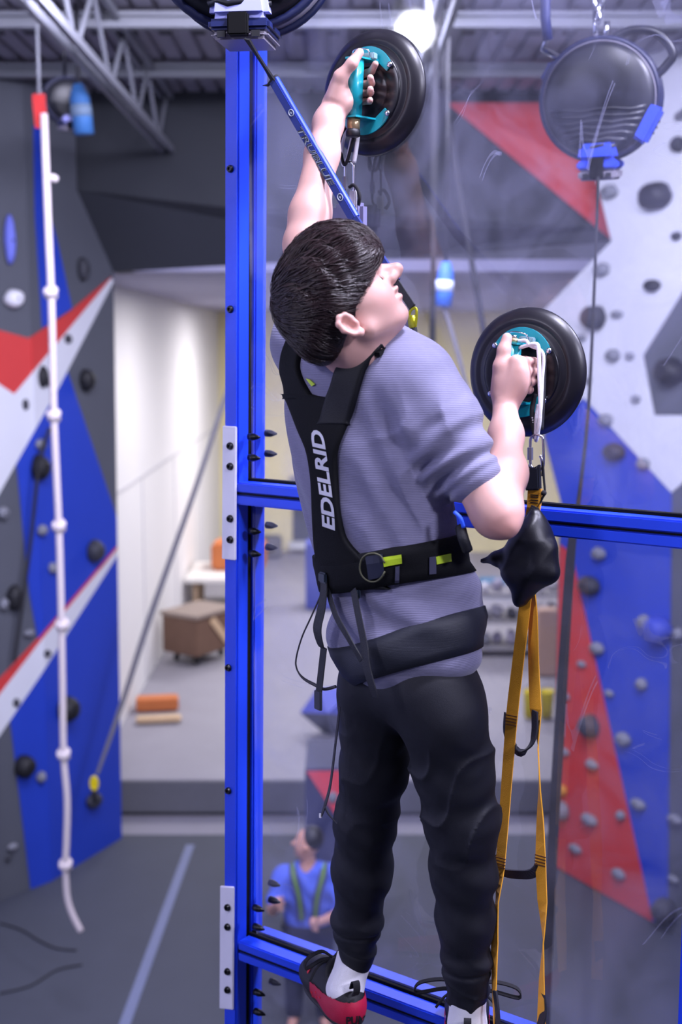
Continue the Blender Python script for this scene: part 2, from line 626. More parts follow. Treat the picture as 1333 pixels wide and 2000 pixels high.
LH = [
    (18, 470, 19, 92, H_LILAC, 'tall oblong lilac blue hold at the upper left edge on grey'),
    (24, 583, 33, 36, H_WHITE, 'round white knob hold on the left grey panel above the red band'),
    (160, 526, 15, 44, H_MID, 'dark slotted hold high beside the red band tip on the left wall'),
    (166, 742, 20, 42, H_DARK, 'black oval hold on the right grey panel of the left wall, under the white band'),
    (131, 662, 10, 18, H_MID, 'small dark hold near the upper end of the white band, right of the rope'),
    (82, 736, 14, 42, H_DARK, 'narrow black slit hold on the white band left of the knotted rope'),
    (95, 747, 8, 18, H_MID, 'tiny dark hold touching the knotted rope on the white band'),
    (49, 790, 11, 22, H_MID, 'small dark hold low on the white band of the left wall'),
    (77, 868, 16, 22, H_GREY, 'small grey hold just above the black disc on the blue panel'),
    (74, 913, 26, 50, H_DARK, 'black disc hold on the blue panel where the black webbing starts'),
    (80, 1035, 15, 22, H_GREY, 'grey peg hold on blue midway between black disc and white stripe'),
    (101, 1109, 13, 22, H_GREY, 'grey peg hold on blue right beside the knotted rope'),
    (181, 1076, 24, 42, H_MID, 'dark oval pocket hold on blue at the right side of the left wall'),
    (5, 1001, 20, 24, H_GREY, 'grey hold cut by the frame edge level with the third rope knot'),
    (27, 1168, 27, 52, H_DARK, 'black oblong hold on the grey panel below left of the blue panel'),
    (7, 1180, 16, 24, H_GREY, 'pale grey hold at the frame edge beside the black oblong hold'),
    (56, 1236, 20, 14, H_GREY, 'small grey hold on grey just above the lower red stripe'),
    (91, 1276, 11, 15, H_MID, 'small dark hold on the lower white stripe near the rope'),
    (31, 1372, 12, 17, H_MID, 'small dark hold on the lower white stripe near the frame edge'),
    (126, 1384, 32, 50, H_DARK, 'black round hold behind the rope on the lower blue panel'),
    (45, 1496, 38, 46, H_DARK, 'large black hold at the left edge of the lower blue panel'),
    (79, 1517, 18, 22, H_GREY, 'grey knob hold on lower blue right of the large black hold'),
    (180, 1563, 26, 30, H_MID, 'dark grey hold under the yellow carabiner on lower blue'),
    (24, 1653, 22, 14, H_GREY, 'pale flat hold near the foot of the grey left panel'),
    (16, 1676, 12, 10, H_MID, 'tiny dark hold under the pale flat hold near the floor'),
]
for i, t in enumerate(LH):
    hold('L', *t, seed=i)
RH = [
    (1286, 383, 54, 54, H_DARK, 'large round black hold on the white right wall below the round device'),
    (1194, 375, 28, 28, H_GREY, 'soft grey hold beside the lower corner of the red arch panel'),
    (1323, 461, 18, 16, H_MID, 'small dark hold by the right frame edge under the large black hold'),
    (1328, 283, 22, 30, H_MID, 'dark hold cut by the right frame edge high on white'),
    (1178, 527, 28, 26, H_GREY, 'grey hold on white right of the thin dark line'),
    (1276, 558, 30, 24, H_MID, 'purple grey wedge hold on white above the grey five-sided panel'),
    (1165, 620, 38, 48, H_MID, 'dark double round hold on white by the upper right of the lower suction cup'),
    (1207, 614, 22, 15, H_GREY, 'grey arm shaped hold beside the dark double hold'),
    (1138, 660, 16, 15, H_GREY, 'little grey hold at the rim of the lower suction cup'),
    (1200, 694, 26, 24, H_GREY, 'lilac grey hold on white level with the grey panel corner'),
    (1232, 695, 15, 15, H_GREY, 'tiny grey hold next to the grey panel corner'),
    (1151, 743, 13, 13, H_GREY, 'tiny grey hold right of the lower suction cup rim'),
    (1244, 779, 16, 15, H_GREY, 'tiny grey hold on white under the tiny hold by the panel corner'),
    (1314, 726, 52, 54, H_DARK, 'large round black hold on the grey five-sided panel'),
    (1186, 820, 24, 24, H_GREY, 'grey hold on the border of white and blue below the cup'),
    (1203, 883, 36, 36, H_DARK, 'black rough hold on the upper blue area of the right wall'),
    (1259, 905, 22, 22, H_GREY, 'grey hold on the slanted edge between white and blue'),
    (1173, 1081, 24, 26, H_GREY, 'grey hold on blue right below the middle rail'),
    (1156, 1143, 34, 40, H_MID, 'brownish dark pocket hold on blue below the middle rail'),
    (1262, 1215, 24, 28, H_GREY, 'pale grey hold left of the big blue round hold'),
    (1292, 1230, 46, 58, H_BLUE, 'big round blue hold on the edge of blue and grey'),
    (1328, 1238, 18, 24, H_GREY, 'pale hold at the right frame edge beside the big blue hold'),
    (1169, 1266, 24, 24, H_GREY, 'grey hold on the upper slanted edge between red and blue'),
    (1138, 1297, 16, 14, H_GREY, 'tiny grey hold high on the red triangle'),
    (1256, 1336, 20, 24, H_GREY, 'pale hold on blue below the pale hold next to the big blue one'),
    (1192, 1354, 16, 14, H_GREY, 'tiny grey hold on dark blue right of the red triangle'),
    (1157, 1417, 32, 48, H_MID, 'dark oval pocket hold in the middle of the red triangle'),
    (1221, 1443, 26, 28, H_GREY, 'pale grey slanted hold on blue level with the dark pocket hold'),
    (1108, 1360, 12, 16, H_GREY, 'tiny grey hold on red right of the dark webbing'),
    (1105, 1468, 16, 16, H_GREY, 'small grey hold on red under the middle of the dark webbing'),
    (1159, 1493, 22, 20, H_GREY, 'grey hold on red right below the dark oval pocket'),
    (1100, 1543, 18, 24, H_ORANGE, 'orange brown hold on red touching the dark webbing'),
    (1101, 1583, 24, 38, H_GREY, 'pale grey lump hold just below the orange hold'),
    (1249, 1570, 28, 22, H_GREY, 'pale flat hold low on the blue strip'),
    (1215, 1592, 16, 20, H_GREY, 'small grey hold on the lower slanted edge of the red triangle'),
    (1154, 1600, 28, 24, H_GREY, 'lilac grey hold low in the red triangle'),
    (1126, 1657, 24, 18, H_GREY, 'flat grey hold near the foot of the red triangle'),
    (1211, 1706, 24, 22, H_GREY, 'grey hold at the bottom right of the red triangle'),
    (1303, 1778, 38, 54, H_MID, 'dark oval hold at the foot of the grey strip, right of the red tip'),
    (1321, 1600, 28, 20, H_GREY, 'pale flat hold on the grey strip at the right frame edge'),
    (1318, 1717, 20, 15, H_GREY, 'small pale hold above the dark oval hold on the grey strip'),
]
for i, t in enumerate(RH):
    hold('R', *t, seed=i + 40)

# ================================================================== KNOTTED ROPE AND WEBBING ON THE LEFT
ROPE = M('cream_cotton_rope', 'c9bfc0', 0.9, var=0.06, scale=60, bump=0.8, bscale=260)
path = [(86, 222), (90, 330), (95, 460), (100, 575), (103, 690), (105, 805), (110, 920), (115, 1030), (118, 1130), (120, 1222), (122, 1330), (124, 1472), (131, 1560), (130, 1640), (128, 1690), (131, 1750), (141, 1785), (158, 1819)]
YR = 9.0
rope = empty('climbing_rope', tuple(U(88, 240, YR)), 'white knotted climbing rope hanging before the blue panels of the left wall', 'rope')
P3 = spl([U(x, y, YR) for x, y in path], 5)
G().tube(P3, 0.026, 10).obj('rope_strand', ROPE, rope, True)
for (x, y) in [(99, 572), (105, 812), (115, 1028), (121, 1221), (124, 1474), (128, 1690)]:
    c = U(x, y, YR)
    g = G()
    tor = [c + Vector((math.cos(a) * 0.032, math.sin(a) * 0.03, math.sin(a) * 0.022 + 0.012)) for a in [k * math.pi / 6 for k in range(12)]]
    g.tube(tor, 0.024, 8, closed=True)
    tor = [c + Vector((math.cos(a) * 0.030, math.sin(a) * 0.03, -math.sin(a) * 0.024 - 0.016)) for a in [k * math.pi / 6 for k in range(12)]]
    g.tube(tor, 0.022, 8, closed=True)
    g.obj('knot', ROPE, rope, True)
c = U(99, 348, YR)
G().tube([c - Vector((0.03, 0, 0)), c + Vector((0.02, 0, 0)), c + Vector((0.05, 0, -0.01))], [0.02, 0.03, 0.02], 8).obj('knot', ROPE, rope, True)
# red sling that carries the rope
G().tube([U(77, 190, 9.06), Vector((U(77, 190, 9.06).x, 9.06, DZ))], 0.012, 8).obj('anchor_rod', STEEL, rope)
sl = empty('red_sling', tuple(U(76, 210, 9.0)), 'red webbing sling from which the white knotted rope hangs', 'sling')
p = spl([U(76, 184, 9.03), U(77, 200, 9.03), U(79, 222, 9.03), U(82, 250, 9.03)], 4)
G().ribbon(p, (1, 0, 0), 0.088, 0.02).obj('sling_webbing', M('red_webbing', 'b02322', 0.8), sl)
lk = [U(86, 240, 9.0) + Vector((math.cos(k * math.pi / 8) * 0.022, 0, math.sin(k * math.pi / 8) * 0.04)) for k in range(16)]
G().tube(lk, 0.006, 8, closed=True).obj('screw_link', M('brushed_steel', 'b9bcc4', 0.35, 0.9), sl, True)

BW = M('black_webbing', '1a1a20', 0.8, var=0.1, bump=0.4, bscale=500)
GREYW = M('grey_webbing', '6c6a70', 0.8, var=0.1)


def webbing(name, label, pts, width, mat, side=(1, 0, 0.2), th=0.004, cat='webbing', n=4):
    P = spl(pts, n)
    W = width if not isinstance(width, list) else lerpl(width, len(P))
    return tag(G().ribbon(P, Vector(side), W, th).obj(name, mat, None), label, cat)


webbing('webbing_line', 'black webbing line running down the left wall from the black disc hold', [wl(97, 835, 0.14), wl(76, 912, 0.14), wl(62, 1040, 0.14), wl(45, 1170, 0.14), wl(28, 1292, 0.12)], 0.035, BW)
y0 = 11.3
webbing('diagonal_webbing', 'long slanting grey black webbing between the left wall and the white side wall', [U(452, 740, y0), U(380, 960, y0), U(290, 1215, y0), U(240, 1370, y0), U(190, 1512, y0)], [0.04, 0.05, 0.06, 0.05, 0.03], GREYW, th=0.006)
yc = empty('yellow_carabiner', tuple(U(184, 1530, 11.3)), 'yellow carabiner with black swivel at the end of the slanting webbing', 'carabiner')
c = U(184, 1530, 11.3)
ringp = [c + Vector((math.cos(k * math.pi / 8) * 0.030, 0, math.sin(k * math.pi / 8) * 0.062)) for k in range(16)]
G().tube(ringp, 0.016, 8, closed=True).obj('carabiner_body', H_YEL, yc, True)
G().box(c, (0.03, 0.03, 0.10)).obj('carabiner_gate', H_YEL, yc, bev=0.005)
G().lathe([(0.02, 0), (0.035, -0.03), (0.03, -0.10), (0.015, -0.13)], c - ZV * 0.065, ZV, 12).obj('swivel', BW, yc, True)

# ================================================================== BACK ROOM OBJECTS
WOOD = M('brown_plywood', '6e5344', 0.7, var=0.2, scale=6)
LWOOD = M('pale_pine', 'c9ad8c', 0.7, var=0.15, scale=6)
ORW = M('orange_wood', 'c4713c', 0.65, var=0.15, scale=6)
BLK = M('black_plastic', '1b1b20', 0.5)


def obox(px0, px1, pyb, h, depth, yaw, mat, name, label, cat, z=ZC):
    """crate standing on z with its near lower edge between two pixels"""
    a, b = UZ(px0, pyb, z), UZ(px1, pyb, z)
    return a, b


# wheeled crate
c = UZ(366, 1304, ZC)
cr = empty('wheeled_crate', tuple(c), 'brown plywood crate on black castors against the white side wall', 'crate')
X = Vector((0.55, 0.83, 0)).normalized(); Y = Vector((-X.y, X.x, 0))
cc = c + Vector((0.12, 0.55, 0))
G().box(cc + ZV * 0.46, (0.92, 0.7, 0.58), X, Y).obj('crate_body', WOOD, cr, bev=0.01)
G().box(cc + ZV * 0.78, (0.98, 0.76, 0.06), X, Y).obj('crate_lid', M('grey_brown_lid', '8f8078', 0.7), cr, bev=0.01)
G().box(cc + ZV * 0.15, (0.7, 0.5, 0.05), X, Y).obj('crate_base', BLK, cr, bev=0.005)
for sx in (-1, 1):
    for sy in (-1, 1):
        G().lathe([(0.055, -0.02), (0.06, 0), (0.055, 0.02)], cc + X * (sx * 0.3) + Y * (sy * 0.2) + ZV * 0.062, Y, 12).obj('castor', BLK, cr)
G().box(cc - Y * 0.365 + ZV * 0.46 + X * 0.1, (0.12, 0.03, 0.62), (X + ZV * 0.9).normalized(), Y, (ZV - X * 0.9).normalized()).obj('brace', LWOOD, cr)
# work bench with white top
c = UZ(420, 1196, ZC)
bn = empty('work_bench', tuple(c), 'white topped work bench with pine legs behind the blue post', 'bench')
c = c + Vector((0.15, 0.5, 0))
G().box(c + ZV * 0.66, (1.3, 1.8, 0.08)).obj('bench_top', M('white_laminate', 'dcd9d6', 0.5), bn, bev=0.01)
G().box(c + ZV * 0.59, (1.16, 1.06, 0.07)).obj('bench_apron', M('dark_brown_wood', '4d352b', 0.7), bn)
for sx in (-1, 1):
    for sy in (-1, 1):
        G().box(c + Vector((sx * 0.5, sy * 0.45, 0.28)), (0.1, 0.1, 0.56)).obj('leg', LWOOD, bn, bev=0.006)
tag(G().box(c + Vector((0.25, 0.3, 0.95)), (1.0, 0.8, 0.50)).obj('orange_box', ORW, bev=0.05), 'orange brown box lying on the white bench top', 'box')
tag(G().box(UZ(425, 1240, ZC) + Vector((0.1, 0.3, 0.2)), (0.4, 0.4, 0.4)).obj('grey_tub', M('pale_grey_plastic', 'b9b6be', 0.5), bev=0.03), 'pale grey tub on the floor under the white bench', 'tub')
# planks on the floor
for k, (x0, x1, yy, hh, m_) in enumerate([(262, 345, 1392, 0.16, ORW), (262, 350, 1418, 0.07, LWOOD)]):
    a, b = UZ(x0, yy, ZC), UZ(x1, yy, ZC)
    G_ = G().box((a + b) / 2 + ZV * hh / 2 + Vector((0, 0.2, 0)), ((b - a).length, 0.28 - 0.1 * k, hh), Vector((1, 0.15, 0)).normalized(), Vector((-0.15, 1, 0)).normalized())
    tag(G_.obj('timber_plank', m_, bev=0.02), ['reddish brown timber beam lying on the concrete beside the blue wall', 'thin pale plank lying in front of the reddish beam'][k], 'plank')
# doorway in the back wall
dw = empty('door_1', tuple(U(595, 1062, 28.9)), kind='structure')
G().prism([U(572, 985, 28.95), U(628, 985, 28.95), U(628, 1060, 28.95), U(572, 1060, 28.95)], (0, 0.06, 0)).obj('door_leaf', M('dark_slate_door', '4a4e58', 0.6), dw)
G().prism([U(566, 930, 28.9), U(632, 930, 28.9), U(632, 985, 28.9), U(566, 985, 28.9)], (0, 0.12, 0)).obj('transom_panel', M('grey_transom', '8d8b8c', 0.6), dw)
G().prism([U(565, 1060, 28.7), U(640, 1060, 28.7), U(640, 1073, 28.7), U(565, 1073, 28.7)], (0, 0.25, 0)).obj('threshold', WHITE, dw)
tag(G().box(Vector((U(530, 1060, 28.2).x, 28.2, ZC + 0.25)), (0.5, 0.4, 0.5)).obj('grey_bin', M('mid_grey_plastic', '6d6c70', 0.6), bev=0.05), 'grey bin against the cream wall behind the blue post', 'bin')
# blue cabinet
a, b = UZ(602, 1190, ZC), UZ(640, 1190, ZC)
tag(G().box((a + b) / 2 + Vector((0.1, 0.3, 0.62)), (0.65, 0.6, 1.24)).obj('blue_cabinet', M('blue_cabinet_paint', '3d4aa8', 0.5), bev=0.02), 'blue upright cabinet far behind the climber\'s hip', 'cabinet')


def volume(name, label, pts, apex, mat, mat2, yd):
    """faceted volume: outline pixels at depth and a nearer apex"""
    r = empty(name, tuple(U(*pts[0], yd)), label, 'climbing volume')
    P = [U(x, y, yd) for x, y in pts]
    A = U(apex[0], apex[1], yd - 0.45)
    n = len(P)
    for k in range(n):
        g = G().add([P[k], P[(k + 1) % n], A, (P[k] + P[(k + 1) % n] + A) / 3 + Vector((0, 0.25, 0))], [(0, 1, 2), (0, 3, 1), (1, 3, 2), (2, 3, 0)])
        g.obj('facet', mat if k not in mat2[1] else mat2[0], r)
    return r


volume('blue_volume', 'blue and slate faceted volume on the concrete behind the climber\'s left thigh', [(586, 1392), (620, 1345), (700, 1340), (720, 1400), (668, 1462)], (640, 1394), M('blue_volume_paint', '4a56c0', 0.6), (M('slate_volume_paint', '3a3c4c', 0.7), (3, 4)), 15.2)
# navy box wall with red triangle
nb = empty('navy_boulder_block', tuple(UZ(640, 1790, 0)), 'navy boulder block with a red triangle face behind the standing man', 'boulder block')
yb = 11.2
NAVY = M('navy_paint', '272c55', 0.65)
P = [U(596, 1503, yb), U(720, 1500, yb), U(720, 1790, yb), U(596, 1790, yb)]
for p in P[2:]: p.z = 0.0
P[2].x, P[3].x = P[1].x, P[0].x
G().prism(P, (0, 0.9, 0)).obj('block_body', NAVY, nb, bev=0.01)
G().prism([U(600, 1508, yb - 0.02), U(712, 1506, yb - 0.02), U(660, 1598, yb - 0.02)], (0, 0.03, 0)).obj('red_face', M('coral_red_paint', 'd8414c', 0.6), nb)
tag(G().ball(U(650, 1558, yb - 0.02), 0.05, rad=(1, 0.6, 1.2), rough=0.3, seed=3).obj('climbing_hold', H_GREY, smooth=True), 'grey hold on the red triangle of the navy block', 'climbing hold')
# pile of loose holds and shelf behind the etrier
rnd = random.Random(5)
BLT = M('teal_blue_tarp', '2f6f9c', 0.5)
tag(G().box(U(985, 1150, 24) + Vector((0, 0, 0)), (1.1, 0.8, 0.35)).obj('blue_tarp_bundle', BLT, bev=0.08), 'teal blue tarp bundle on top of the hold shelf behind the hip', 'tarp')
sh = empty('hold_shelf', tuple(UZ(1020, 1290, ZC)), 'long grey shelf rack loaded with loose holds at the back', 'shelf')
c = UZ(1020, 1290, ZC)
SHM = M('grey_shelf_board', '8d8b92', 0.6)
for k, z in enumerate((0.12, 0.55, 0.98)):
    G().box(c + Vector((0, 0.6, z)), (2.2, 0.7, 0.05)).obj('shelf_board', SHM, sh)
for sx in (-1.08, 1.08):
    for sy in (0.28, 0.92):
        G().box(c + Vector((sx, sy, 0.52)), (0.05, 0.05, 1.04)).obj('upright', SHM, sh)
pal = [H_GREY, M('beige_hold_resin', 'a39d94', 0.7), M('lilac_hold_resin', '9a95a8', 0.7), M('green_hold_resin', '4d6a58', 0.7), H_MID, M('pale_hold_resin', 'c4c2cc', 0.6)]
ORD = ['first', 'second', 'third', 'fourth', 'fifth', 'sixth', 'seventh', 'eighth', 'ninth', 'tenth']
HN = ['grey', 'grey', 'beige', 'lilac', 'lilac', 'pale', 'green', 'charcoal', 'pale']
for lev, lname in ((0.15, 'bottom'), (0.58, 'middle'), (1.01, 'top')):
    for k in range(10):
        ci = rnd.randrange(9)
        o = G().ball((0, 0, 0), 0.105, 9, 6, rad=(rnd.uniform(0.75, 1.0), rnd.uniform(0.8, 1.1), rnd.uniform(0.7, 1.3)), rough=0.45, seed=k + int(lev * 100)).obj('climbing_hold', pal[[0, 0, 1, 2, 2, 5, 3, 4, 5][ci]], smooth=True)
        o.location = c + Vector((-0.98 + k * 0.217, 0.40 + 0.35 * (k % 2) * 0.4, lev))
        tag(o, 'loose %s hold, %s from the left on the %s board of the back rack' % (HN[ci], ORD[k], lname), 'climbing hold', 'loose holds on the back shelf rack')
for k, (x, lab) in enumerate([(1036, 'left one of two yellow buckets seen behind the orange ladder straps'), (1068, 'right one of two yellow buckets, beside the dark webbing')]):
    c = UZ(x, 1400, ZC)
    bu = empty('yellow_bucket', tuple(c), lab, 'bucket')
    G().lathe([(0.075, 0), (0.092, 0.32), (0.098, 0.33), (0.098, 0.36), (0.085, 0.36), (0.07, 0.05)], c, ZV, 20).obj('bucket_body', H_YEL, bu, True)
    G().tube([c + Vector((0.096 * math.cos(a), 0, 0.33 + 0.10 * math.sin(a))) for a in [k2 * math.pi / 10 for k2 in range(11)]], 0.005, 6).obj('bucket_handle', BOLT, bu, True)
tag(G().box(UZ(1075, 1330, ZC) + Vector((0, 0.4, 0.5)), (0.3, 0.3, 1.0)).obj('wooden_post', M('pinkish_wood', 'b29484', 0.7), bev=0.02), 'pale brown wooden upright behind the yellow buckets', 'post')

# ================================================================== LINES AND HANGING DEVICES BEYOND THE PANE
webbing('hanging_strap', 'straight dark vertical strap hanging from the roof beyond the pane', [Vector((U(851, 200, 8.0).x, 8.0, DZ)), U(849, 290, 8.0), U(847, 500, 8.0), U(845, 700, 8.0), U(846, 900, 8.0)], [0.03, 0.045, 0.03, 0.045, 0.04], BW)
tag(G().tube(spl([Vector((U(860, 100, 9.2).x, 9.2, DZ)), U(872, 180, 9.2), U(888, 310, 9.4), U(915, 470, 9.4), U(930, 560, 9.4), U(946, 650, 9.4), U(965, 760, 9.4)], 4), 0.022, 8).obj('slanting_rope', BW, smooth=True), 'thick dark rope slanting down from the grey arch toward the lower cup', 'rope')
tag(G().tube(spl([U(866, 596, 9.0), U(876, 625, 9.0), U(895, 690, 9.0), U(920, 790, 9.0), U(938, 860, 9.0)], 3), 0.016, 8).obj('thin_rope', GREYW, smooth=True), 'thin grey rope running down from the blue hanging sleeve', 'rope')

for pts_, lab in (([(0, 1803), (40, 1815), (75, 1836), (110, 1852), (150, 1856)], 'thin black cable lying on the grey mat at the lower left'), ([(0, 1940), (60, 1925), (110, 1895), (160, 1884)], 'second thin black cable lower on the grey mat at the left edge')):
    tag(G().tube(spl([UZ(x, y, 0.008) for x, y in pts_], 4), 0.008, 6).obj('shadow', BW, smooth=True), lab, 'shadow')  # black tubes drawn in for the faint wavy shadow on the mat
# ================================================================== SMOOTH SURFACES FROM DISTANCE FIELDS


def smin(a, b, k):
    h = np.maximum(k - np.abs(a - b), 0) / k
    return np.minimum(a, b) - h * h * k * 0.25


class SDF:
    def __init__(s):
        s.p = []

    def cone(s, a, b, ra, rb, k=0.02, op=1):
        a, b = np.array(a, float), np.array(b, float)
        s.p.append(('c', a, b, ra, rb, k, op, (a + b) / 2, np.linalg.norm(b - a) / 2 + max(ra, rb)))
        return s

    def chain(s, P, R, k=0.02, op=1):
        for i in range(len(P) - 1):
            s.cone(P[i], P[i + 1], R[i], R[i + 1], k, op)
        return s

    def ell(s, c, R, rad, k=0.02, op=1):
        c = np.array(c, float)
        R = np.array([list(Vector(r).normalized()) for r in R])
        s.p.append(('e', c, R, np.array(rad, float), 0, k, op, c, max(rad)))
        return s

    def ev(s, P, idx=None):
        d = np.full(len(P), 10.0)
        for i in (range(len(s.p)) if idx is None else idx):
            q = s.p[i]
            if q[0] == 'c':
                ab = q[2] - q[1]
                l2 = max(ab @ ab, 1e-12)
                t = np.clip((P - q[1]) @ ab / l2, 0, 1)
                e = np.linalg.norm(P - q[1] - t[:, None] * ab, axis=1) - (q[3] + (q[4] - q[3]) * t)
            else:
                l = (P - q[1]) @ q[2].T
                k0 = np.linalg.norm(l / q[3], axis=1)
                k1 = np.linalg.norm(l / (q[3] ** 2), axis=1)
                e = np.where(k1 < 1e-9, -q[3].min(), k0 * (k0 - 1) / np.maximum(k1, 1e-9))
            d = smin(d, e, q[5]) if q[6] > 0 else -smin(-d, e, q[5])
        return d

    def mesh(s, h, disp=None, n=24, keep=None):
        cs = np.array([q[7] for q in s.p if q[6] > 0]); rs = np.array([q[8] for q in s.p if q[6] > 0])
        lo = (cs - rs[:, None]).min(0) - 0.03
        hi = (cs + rs[:, None]).max(0) + 0.03
        B = h * n
        nb = np.ceil((hi - lo) / B).astype(int)
        gi = np.stack(np.meshgrid(*[np.arange(k) for k in nb], indexing='ij'), -1).reshape(-1, 3)
        ctr = lo + (gi + 0.5) * B
        hd = B * 0.87
        act = np.abs(s.ev(ctr)) < hd * 1.5 + 0.03
        dims = nb * n + 1
        key = lambda I: (I[:, 0] * dims[1] + I[:, 1]) * dims[2] + I[:, 2]
        off = np.stack(np.meshgrid(*[np.arange(n + 1)] * 3, indexing='ij'), -1).reshape(-1, 3)
        VK, VP, QK = [], [], []
        corners = np.array([[i, j, k] for i in (0, 1) for j in (0, 1) for k in (0, 1)])
        edges = [(a, b) for a in range(8) for b in range(a + 1, 8) if np.abs(corners[a] - corners[b]).sum() == 1]
        pc = np.array([q[7] for q in s.p]); pr = np.array([q[8] + q[5] for q in s.p])
        for g, c in zip(gi[act], ctr[act]):
            idx = np.nonzero(np.linalg.norm(pc - c, axis=1) < pr + hd + 0.06)[0]
            if not len(idx): continue
            I0 = g * n
            P = lo + (off + I0) * h
            d = s.ev(P, idx)
            if d.min() > 0.03 or d.max() < -0.03: continue
            if disp is not None: d = d + disp(P)
            D = d.reshape(n + 1, n + 1, n + 1)
            sg = D < 0
            cnt = sum(sg[i:n + i, j:n + j, k:n + k].astype(np.int8) for i, j, k in corners)
            C = np.argwhere((cnt > 0) & (cnt < 8))
            if len(C):
                val = np.stack([D[C[:, 0] + i, C[:, 1] + j, C[:, 2] + k] for i, j, k in corners], 1)
                acc = np.zeros((len(C), 3)); m = np.zeros(len(C))
                for a, b in edges:
                    va, vb = val[:, a], val[:, b]
                    cr = (va < 0) != (vb < 0)
                    t = np.where(cr, va / np.where(cr, va - vb, 1), 0)
                    acc += np.where(cr[:, None], corners[a] + (corners[b] - corners[a]) * t[:, None], 0)
                    m += cr
                VK.append(key(C + I0)); VP.append(lo + (C + I0 + acc / m[:, None]) * h)
            for ax in range(3):
                sl0 = [slice(0, n)] * 3; sl1 = [slice(0, n)] * 3; sl1[ax] = slice(1, n + 1)
                A0, A1 = sg[tuple(sl0)], sg[tuple(sl1)]
                E = np.argwhere(A0 != A1)
                if not len(E): continue
                flip = A0[tuple(E.T)]
                E = E + I0
                u = np.zeros(3, int); v = np.zeros(3, int); u[(ax + 1) % 3] = 1; v[(ax + 2) % 3] = 1
                ok = (E[:, (ax + 1) % 3] > 0) & (E[:, (ax + 2) % 3] > 0)
                E, flip = E[ok], flip[ok]
                if not len(E): continue
                q = np.stack([key(E), key(E - u), key(E - u - v), key(E - v)], 1)
                q[~flip] = q[~flip][:, ::-1]
                QK.append(q)
        VK = np.concatenate(VK); VP = np.concatenate(VP); QK = np.concatenate(QK)
        o = np.argsort(VK); VK, VP = VK[o], VP[o]
        Q = np.searchsorted(VK, QK); Q[Q >= len(VK)] = 0
        good = (VK[Q] == QK).all(1)
        Q = Q[good]
        if keep is not None:                       # drop faces whose centre fails the test (open cuffs, necklines)
            Q = Q[keep(VP[Q].mean(1))]
        used = np.unique(Q)
        rem = np.zeros(len(VP), int); rem[used] = np.arange(len(used))
        return VP[used], rem[Q]


def np_obj(name, V, Q, mat, parent=None, attr=None):
    org = np.array(wpos(parent)) if parent is not None else np.array([V[:, 0].mean(), V[:, 1].mean(), V[:, 2].min()])
    me = bpy.data.meshes.new(name)
    me.vertices.add(len(V)); me.vertices.foreach_set('co', (V - org).astype(np.float32).ravel())
    me.loops.add(Q.size); me.loops.foreach_set('vertex_index', Q.astype(np.int32).ravel())
    me.polygons.add(len(Q))
    me.polygons.foreach_set('loop_start', np.arange(0, Q.size, 4, dtype=np.int32))
    me.polygons.foreach_set('loop_total', np.full(len(Q), 4, np.int32))
    me.polygons.foreach_set('use_smooth', np.ones(len(Q), bool))
    me.update(calc_edges=True)
    me.validate()
    if attr is not None:
        a = me.attributes.new('tint', 'FLOAT', 'POINT')
        a.data.foreach_set('value', attr.astype(np.float32))
    me.materials.append(mat)
    o = bpy.data.objects.new(name, me)
    COL.objects.link(o)
    if parent is not None: o.parent = parent
    else: o.location = tuple(org)
    return o


def relax(V, Q, it=2, lam=0.5):
    for _ in range(it):
        acc = np.zeros_like(V); cnt = np.zeros(len(V))
        for i in range(4):
            for j in (1, 3):
                np.add.at(acc, Q[:, i], V[Q[:, (i + j) % 4]]); np.add.at(cnt, Q[:, i], 1)
        V = V + lam * (acc / np.maximum(cnt, 1)[:, None] - V)
    return V


# ================================================================== GLASS FRAME
FB = M('blue_powder_coat', '1f45e0', 0.36, var=0.04, scale=5, spec=0.4, coat=0.0)
GASK = M('black_gasket', '060608', 0.75, spec=0.2)
PLATE = M('zinc_plate', 'e6e4f0', 0.45, 0.0, var=0.04)
BLKB = M('black_oxide_bolt', '0f0f13', 0.35, 0.4)


def fpt(px, py, off=0.0): return PL(px, py, off)


def extr(p0, p1, outline, X, Y):
    """closed outline [(x, y)] swept from p0 to p1"""
    g = G()
    return g.prism([Vector(p0) + X * a + Y * b for a, b in outline], Vector(p1) - Vector(p0))


CH = 0.0413
# channel with returned lips: open side faces +Y of the outline frame
def channel(w_, d_, lip=0.009, t=0.003):
    return [(-w_ / 2, 0), (w_ / 2, 0), (w_ / 2, d_), (w_ / 2 - lip, d_), (w_ / 2 - lip, d_ - t), (w_ / 2 - t, d_ - t), (w_ / 2 - t, t), (-w_ / 2 + t, t), (-w_ / 2 + t, d_ - t), (-w_ / 2 + lip, d_ - t), (-w_ / 2 + lip, d_), (-w_ / 2, d_)]


GAP = 0.010   # half of the slot that takes the pane
tp, bt = PL(496.5, -90, 0), PL(487.5, 2075, 0)
post = empty('steel_post', tuple(bt), 'tall blue steel double channel post carrying the glass pane, bolted with white plates', 'post')
ax = (bt - tp).normalized()
Xp = (PR - ax * PR.dot(ax)).normalized()
shift = -Xp * (CH / 2 + 0.000)
for nm, c0, c1 in (('front_channel', GAP, GAP + CH), ('rear_channel', -GAP - CH, -GAP)):
    c = (c0 + c1) / 2
    extr(tp + PN * c + shift, bt + PN * c + shift, [(-CH / 2, -CH / 2), (CH / 2, -CH / 2), (CH / 2, CH / 2), (-CH / 2, CH / 2)], Xp, PN).obj(nm, FB, post, bev=0.004)
extr(tp + shift - Xp * 0.004, bt + shift - Xp * 0.004, [(-CH / 2, -GAP), (CH / 2 - 0.006, -GAP), (CH / 2 - 0.006, GAP), (-CH / 2, GAP)], Xp, PN).obj('slot_filler', GASK, post)
FF = GAP + CH           # front face of the frame, in front of the pane


